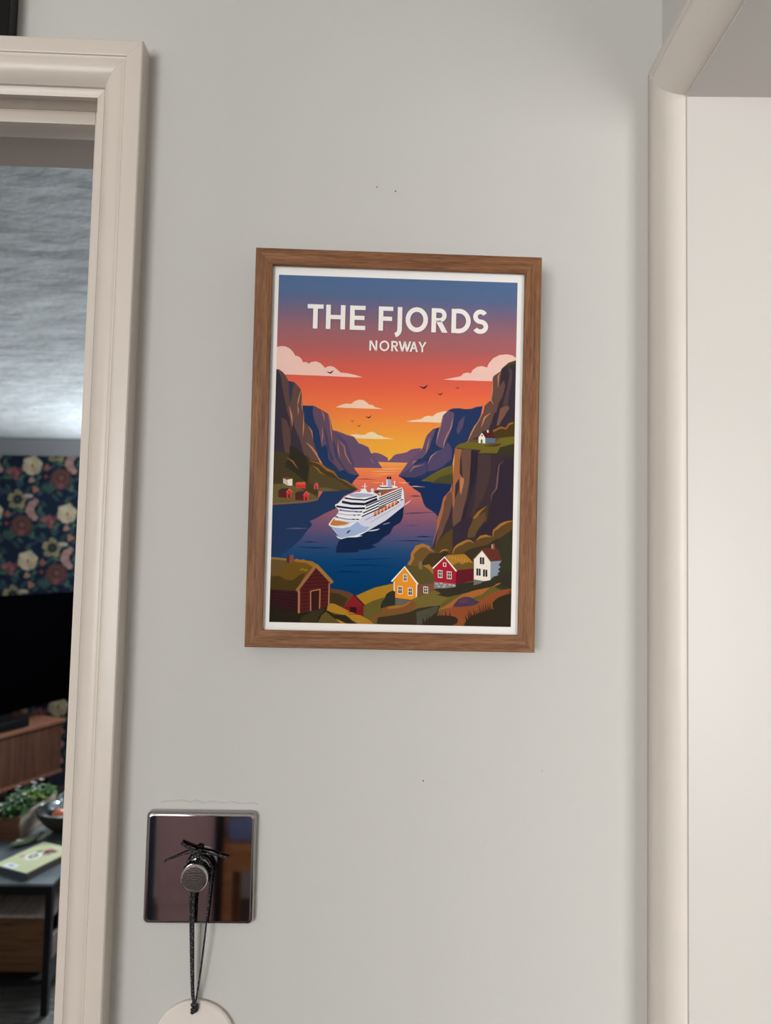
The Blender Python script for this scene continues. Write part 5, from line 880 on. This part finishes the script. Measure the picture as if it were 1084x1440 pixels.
# local x runs along the front to the right end at 0, local y goes back
bx('top_panel', M_waltop, TU, -1.5, .012, -.012, .38, .478, .5, bev=.002)
bx('side_panel', M_wal, TU, -.02, 0, .006, .37, .19, .478); bx('side_panel', M_wal, TU, -1.49, -1.47, .006, .37, .19, .478)
bx('base_panel', M_waltop, TU, -1.495, .006, -.006, .37, .172, .19, bev=.002)
bx('back_panel', M_wal, TU, -1.47, -.02, .355, .37, .19, .478)
bm = bmesh.new()
for k in range(72): a = -1.469+k*.0201; box(bm, a, a+.0165, .002, .02, .1905, .4775, bev=.003)
o = obj('ribbed_door', bm, M_wal, TU); o['kind'] = 'stuff'
bm = bmesh.new(); box(bm, -1.469, -.021, .0205, .03, .1905, .4775); obj('door_panel', bm, M_wal, TU)
for a in (-1.4, -.08):
    for b in (.04, .32): bm = bmesh.new(); lathe(bm, [(0, 0), (.012, 0), (.02, .1715), (0, .1715)], 14, lambda p: (a+p[0], b+p[1], p[2])); obj('leg', bm, M_steel, TU, True)
TV = turned('television', 'large black flat television above the wooden media cabinet', 'television', (-1.871, 4.405, 0), 71.3)
bx('screen', M_tv, TV, -1.222, -.008, -.002, .004, .594, 1.264); bx('casing', M_tv, TV, -1.23, 0, .004, .045, .585, 1.272, bev=.004)
bx('stand_neck', M_black, TV, -.72, -.52, .012, .035, .512, .585); bx('stand_foot', M_black, TV, -.80, -.44, .012, .13, .5005, .512, bev=.003)
SB = turned('set_top_box', 'small dark box on the front edge of the media cabinet top, before the television', 'box', (-1.943, 3.914, .5005), 67.8)
bx('casing', M_black, SB, -.42, 0, .004, .042, .004, .058, bev=.006)
for a in (-.38, -.04): bx('foot', M_steel, SB, a-.012, a+.012, .01, .036, 0, .004)

# coffee table
CT = thing('coffee_table', 'black steel coffee table with dark glass top, seen through the left doorway', 'table', (-1.015, 1.985, 0))
bx('glass_top', M_tglass, CT, -1.1, .0, 0, .62, .4205, .4295, bev=.001)
for a, b in ((-.022, 0), (-1.1, 0), (-.022, .598), (-1.1, .598)): bx('leg', M_steel, CT, a, a+.022, b, b+.022, .0, .419)
for z, n in ((.390, 'top_rail'), (.100, 'shelf_rail')):
    for b in (0, .598): bx(n, M_steel, CT, -1.078, -.022, b+.001, b+.021, z, z+(.029 if z > .2 else .018))
    for a in (-.021, -1.099): bx(n, M_steel, CT, a, a+.02, .022, .598, z, z+(.029 if z > .2 else .018))
bx('lower_shelf', M_steel, CT, -1.078, -.022, .022, .598, .104, .114)
for a in (-.07, -.5): bm = bmesh.new(); lathe(bm, [(0, -.0005), (.006, -.0005), (.006, .001), (0, .001)], 12, lambda p: (a+p[0], .011+p[1], .4195+p[2]*.9)); obj('glass_pad', bm, M_silver, CT)
CR = thing('wooden_box', 'brown wooden box with lid and handle slot on the lower shelf of the coffee table', 'box', (-1.06, 2.04, .1142))
bx('front_panel', M_crate, CR, -.52, 0, 0, .015, .0, .178); bx('back_panel', M_crate, CR, -.52, 0, .385, .4, .0, .178); bx('bottom_panel', M_crate, CR, -.505, -.015, .015, .385, 0, .012)
bx('end_panel', M_crate, CR, -.52, -.505, .015, .385, 0.0, .178); bx('lid', M_cratelit, CR, -.523, .003, -.004, .403, .1782, .190, bev=.002)
bm = bmesh.new()
for q in ((.015, .385, 0, .075), (.015, .385, .145, .178), (.015, .03, .075, .145), (.16, .385, .075, .145)): box(bm, -.015, 0, *q)
obj('end_panel', bm, M_cratelit, CR)

# book on the table
BK = thing('book', 'pale green hardback book with round floral picture on its cover, on the glass table', 'book', (-1.1141, 2.0095, .4297))
u = Vector((-.90, .435, 0)).normalized()*.155; v_ = Vector((.36, .933, 0)).normalized()*.225
def bkf(p): return u*p[0]+v_*p[1]+Vector((0, 0, p[2]))
bx('cover', M_spine, BK, 0, 1, 0, 1, 0, .003, f=bkf); bx('page_block', M_bookp, BK, .01, .985, .015, .985, .003, .020, f=bkf); CV = bx('cover', M_bookc, BK, 0, 1, 0, 1, .020, .0235, f=bkf)
bx('spine', M_spine, BK, -.012, 1.012, -.012, 0, 0, .0235, f=bkf)
sh = []
def bo(c, p, l): sh.append((lin(c), p, l))
bo((200, 190, 150), petals(.52, .60, .22, 9, .08, 0, .9, 1.0), 1); bo((238, 230, 228), petals(.56, .50, .15, 7, .08, 0, 1.2, 1.0), 2); bo((150, 120, 118), petals(.40, .72, .12, 5, .15), 3); bo((206, 138, 128), petals(.50, .76, .08, 5, .15), 3); bo((206, 138, 128), petals(.80, .42, .05, 5, .15), 3); bo((120, 142, 96), petals(.64, .68, .06, 4, .2), 3); bo((206, 150, 140), petals(.30, .78, .06, 5, .15), 3)
bo((124, 128, 92), petals(.57, .50, .09, 6, .06, 0, 1.1, 1.0), 4); bo((214, 206, 180), petals(.57, .50, .045, 6, .05), 5); bo((236, 238, 240), [(.46, .03), (.80, .03), (.78, .16), (.46, .16)], 1); bo((120, 140, 176), [(.54, .075), (.70, .075), (.70, .115), (.54, .115)], 2)
inked('cover_picture', sh, vcol('book_ink', .45), CV, lambda p, l: bkf((p[0], p[1], .0236+l*.00006)))

# planter trough
PL = thing('planter_trough', 'wooden trough planter full of small leafy green plants on the glass table', 'planter', (-1.298, 2.352, .4297), (0, 0, R(-5)))
bx('end_panel', M_planterf, PL, -.13, 0, 0, .012, .004, .086); bx('end_panel', M_planterf, PL, -.13, 0, .288, .30, .004, .086)
bx('side_panel', M_planters, PL, -.012, 0, .012, .288, .004, .086); bx('side_panel', M_planters, PL, -.13, -.118, .012, .288, .004, .086)
bx('bottom_panel', M_planterf, PL, -.13, 0, 0, .30, 0, .004); bx('soil', M_soil, PL, -.118, -.012, .012, .288, .004, .076)
rp_ = random.Random(5)
def plant(cx, cy, h, n, m, flowers=0):
    bm = bmesh.new()
    for k in range(n):
        a = rp_.uniform(0, 6.283); rr_ = rp_.uniform(.004, .045); z = .078+h*rp_.uniform(.25, 1)*(1-.5*rr_/.05)
        P = Vector((cx+rr_*math.cos(a), cy+rr_*math.sin(a), z)); d = Vector((math.cos(a), math.sin(a), rp_.uniform(-.2, .7))).normalized(); s_ = d.cross(Vector((0, 0, 1))).normalized(); nn = s_.cross(d)
        L_, W_ = rp_.uniform(.014, .024), rp_.uniform(.006, .010)
        q = [P, P+d*L_*.35+s_*W_+nn*.001, P+d*L_*.75+s_*W_*.8+nn*.0005, P+d*L_-nn*.003, P+d*L_*.75-s_*W_*.8+nn*.0005, P+d*L_*.35-s_*W_+nn*.001]; mid = [P+d*L_*.35-nn*.002, P+d*L_*.75-nn*.002]
        v = [bm.verts.new(x) for x in q+mid]
        for f in ((0, 1, 6), (1, 2, 7, 6), (2, 3, 7), (3, 4, 7), (4, 5, 6, 7), (5, 0, 6)): bm.faces.new([v[i] for i in f])
    o = obj('leafy_plant', bm, m, PL, False)
    bm = bmesh.new()
    for k in range(6): a = k*1.05; tube(bm, [(cx, cy, .074), (cx+.01*math.cos(a), cy+.01*math.sin(a), .078+h*.4), (cx+.022*math.cos(a), cy+.022*math.sin(a), .078+h*.8)], .0016, 5, 3)
    obj('stems', bm, M_leafs[0], o)
    for k in range(flowers):
        a = rp_.uniform(0, 6.28); rr_ = rp_.uniform(.005, .03); bm = bmesh.new(); c_ = (cx+rr_*math.cos(a), cy+rr_*math.sin(a), .084+h*rp_.uniform(.9, 1.1))
        for j in range(5): t = j*1.2566; bm.faces.new([bm.verts.new((c_[0]+.0085*math.cos(t+e)*q_, c_[1]+.0085*math.sin(t+e)*q_, c_[2]+.003*q_)) for e, q_ in ((0, .1), (-.5, .75), (0, 1), (.5, .75))])
        obj('flower', bm, M_petal, o)
plant(-.045, .04, .040, 70, M_leafs[1]); plant(-.09, .05, .045, 70, M_leafs[0]); plant(-.05, .11, .060, 80, M_leafs[0], 1); plant(-.045, .18, .060, 60, M_leafs[2], 2); plant(-.09, .18, .055, 70, M_leafs[0], 2); plant(-.04, .25, .065, 80, M_leafs[1], 3); plant(-.095, .25, .06, 60, M_leafs[0], 1); plant(-.085, .11, .055, 60, M_leafs[1])

# bowl of ornaments
BC = (-1.165, 2.475)
BW = thing('bowl', 'dark round bowl holding silver ornaments, right of the planter on the glass table', 'bowl', (*BC, .4297))
bm = bmesh.new(); lathe(bm, [(0, .004), (.045, .0), (.05, .006), (.085, .034), (.108, .066), (.114, .086), (.111, .088), (.104, .068), (.082, .038), (.045, .012), (0, .010)], 48); obj('bowl_body', bm, M_bowl, BW, True)
bm = bmesh.new(); lathe(bm, [(.1142, .0855), (.1145, .0885), (.1115, .0895), (.1105, .0875)], 48); obj('bright_rim', bm, M_knob, BW, True)
SILV = 'silver ornaments heaped in the bowl'
WHERE = ['silver ornament lowest at the left edge of the dark bowl', 'silver ornament behind the leftmost one in the dark bowl', 'silver ornament at the far rim of the dark bowl', 'silver ornament at the hidden right side of the dark bowl', 'silver ornament in the middle of the bowl just behind the peach one', 'topmost silver ornament on the heap in the dark bowl']
for k, (a, b, z, r_) in enumerate(((-.052, .005, .082, .030), (-.035, .052, .100, .030), (.01, .055, .108, .032), (.05, .01, .09, .034), (0, -.012, .082, .031), (.004, .018, .130, .028))):
    bm = bmesh.new(); rb_ = random.Random(k); n = 14
    lathe(bm, [(r_*math.sin(math.pi*i/n), -r_*math.cos(math.pi*i/n)) for i in range(n+1)], 20)
    for v in bm.verts: v.co *= 1+.06*math.sin(9*v.co.x/r_+k)*math.sin(7*v.co.z/r_)
    o = obj('silver_ornament', bm, M_silver, None, True); o.location = (BC[0]+a, BC[1]+b, .4297+z); tag(o, WHERE[k], 'ornament', SILV)
bm = bmesh.new(); lathe(bm, [(.024*math.sin(math.pi*i/12), -.022*math.cos(math.pi*i/12)) for i in range(13)], 24); o = obj('peach_ornament', bm, M_peach, None, True); o.location = (BC[0]-.004, BC[1]-.066, .4297+.083); tag(o, 'peach coloured round ornament at the front of the dark bowl', 'ornament')
# olive dish
DI = thing('leaf_dish', 'small olive green leaf shaped dish lying between planter and book', 'dish', (-1.252, 2.342, .4297), (0, 0, R(62)))
bm = bmesh.new(); lathe(bm, [(0, .001), (.4, .0), (.8, .006), (1, .013), (.96, .0135), (.75, .009), (.4, .004), (0, .004)], 36, lambda p: (p[0]*.062*(1-.25*p[0]), p[1]*.030, p[2])); obj('dish_body', bm, M_dish, DI, True)
bm = bmesh.new(); tube(bm, [(.044, 0, .012), (.060, .002, .016), (.072, .004, .013)], .0035, 8, 4); obj('stalk_handle', bm, M_silver, DI, True)

# ------------------------------------------------------------------ what the chrome plate mirrors, at the back of the hall
CU = thing('low_cupboard', 'mauve painted cupboard, mirrored in the left half of the chrome switch plate', 'cupboard', (-.645, -2.32, 0))
bx('cupboard_body', M_mauve, CU, -.11, .11, -.38, 0, .22, 1.0, bev=.004); bx('cupboard_door', M_mauve, CU, -.1, .1, 0, .012, .30, .98, bev=.003); bx('plinth', M_mauve, CU, -.105, .105, -.36, -.02, 0.001, .2195)
CP = thing('curtain_bundle', 'dark navy curtain, mirrored at the left edge of the chrome switch plate', 'curtain', (-.80, -2.32, 0))
bm = bmesh.new(); n = 40
lathe(bm, [(.035, .01), (.036, .5), (.034, 1.2), (.03, 2.0)], n, lambda p: (p[0]*(1+.12*math.sin(9*math.atan2(p[1], p[0]))), p[1]*(1+.12*math.sin(9*math.atan2(p[1], p[0]))), p[2])); obj('cloth_folds', bm, M_navy, CP, True)
ST = thing('wooden_stool', 'orange pine stool, mirrored at the right of the chrome switch plate', 'stool', (-.35, -2.42, 0))
bx('seat', M_wood2, ST, -.16, .16, -.13, .13, .42, .455, bev=.004)
for a in (-.155, .115):
    for b in (-.125, .085): bx('leg', M_wood2, ST, a, a+.04, b, b+.04, 0, .4198)
bx('apron', M_wood2, ST, -.115, .115, .095, .115, .35, .4198)
FC = bx('folded_cloth', M_blue, None, -.14, .14, -.11, .11, 0, .075, bev=.02); FC.location = (-.35, -2.42, .4552); tag(FC, 'folded blue cloth on the stool, mirrored in the top right of the chrome plate', 'cloth')
PO = bx('dark_post', M_steel, None, -.015, .015, -.015, .015, 0, 1.4, bev=.003); PO.location = (-.513, -2.27, 0.001); tag(PO, 'dark slim post beside the cupboard, mirrored in the middle of the chrome plate', 'post')
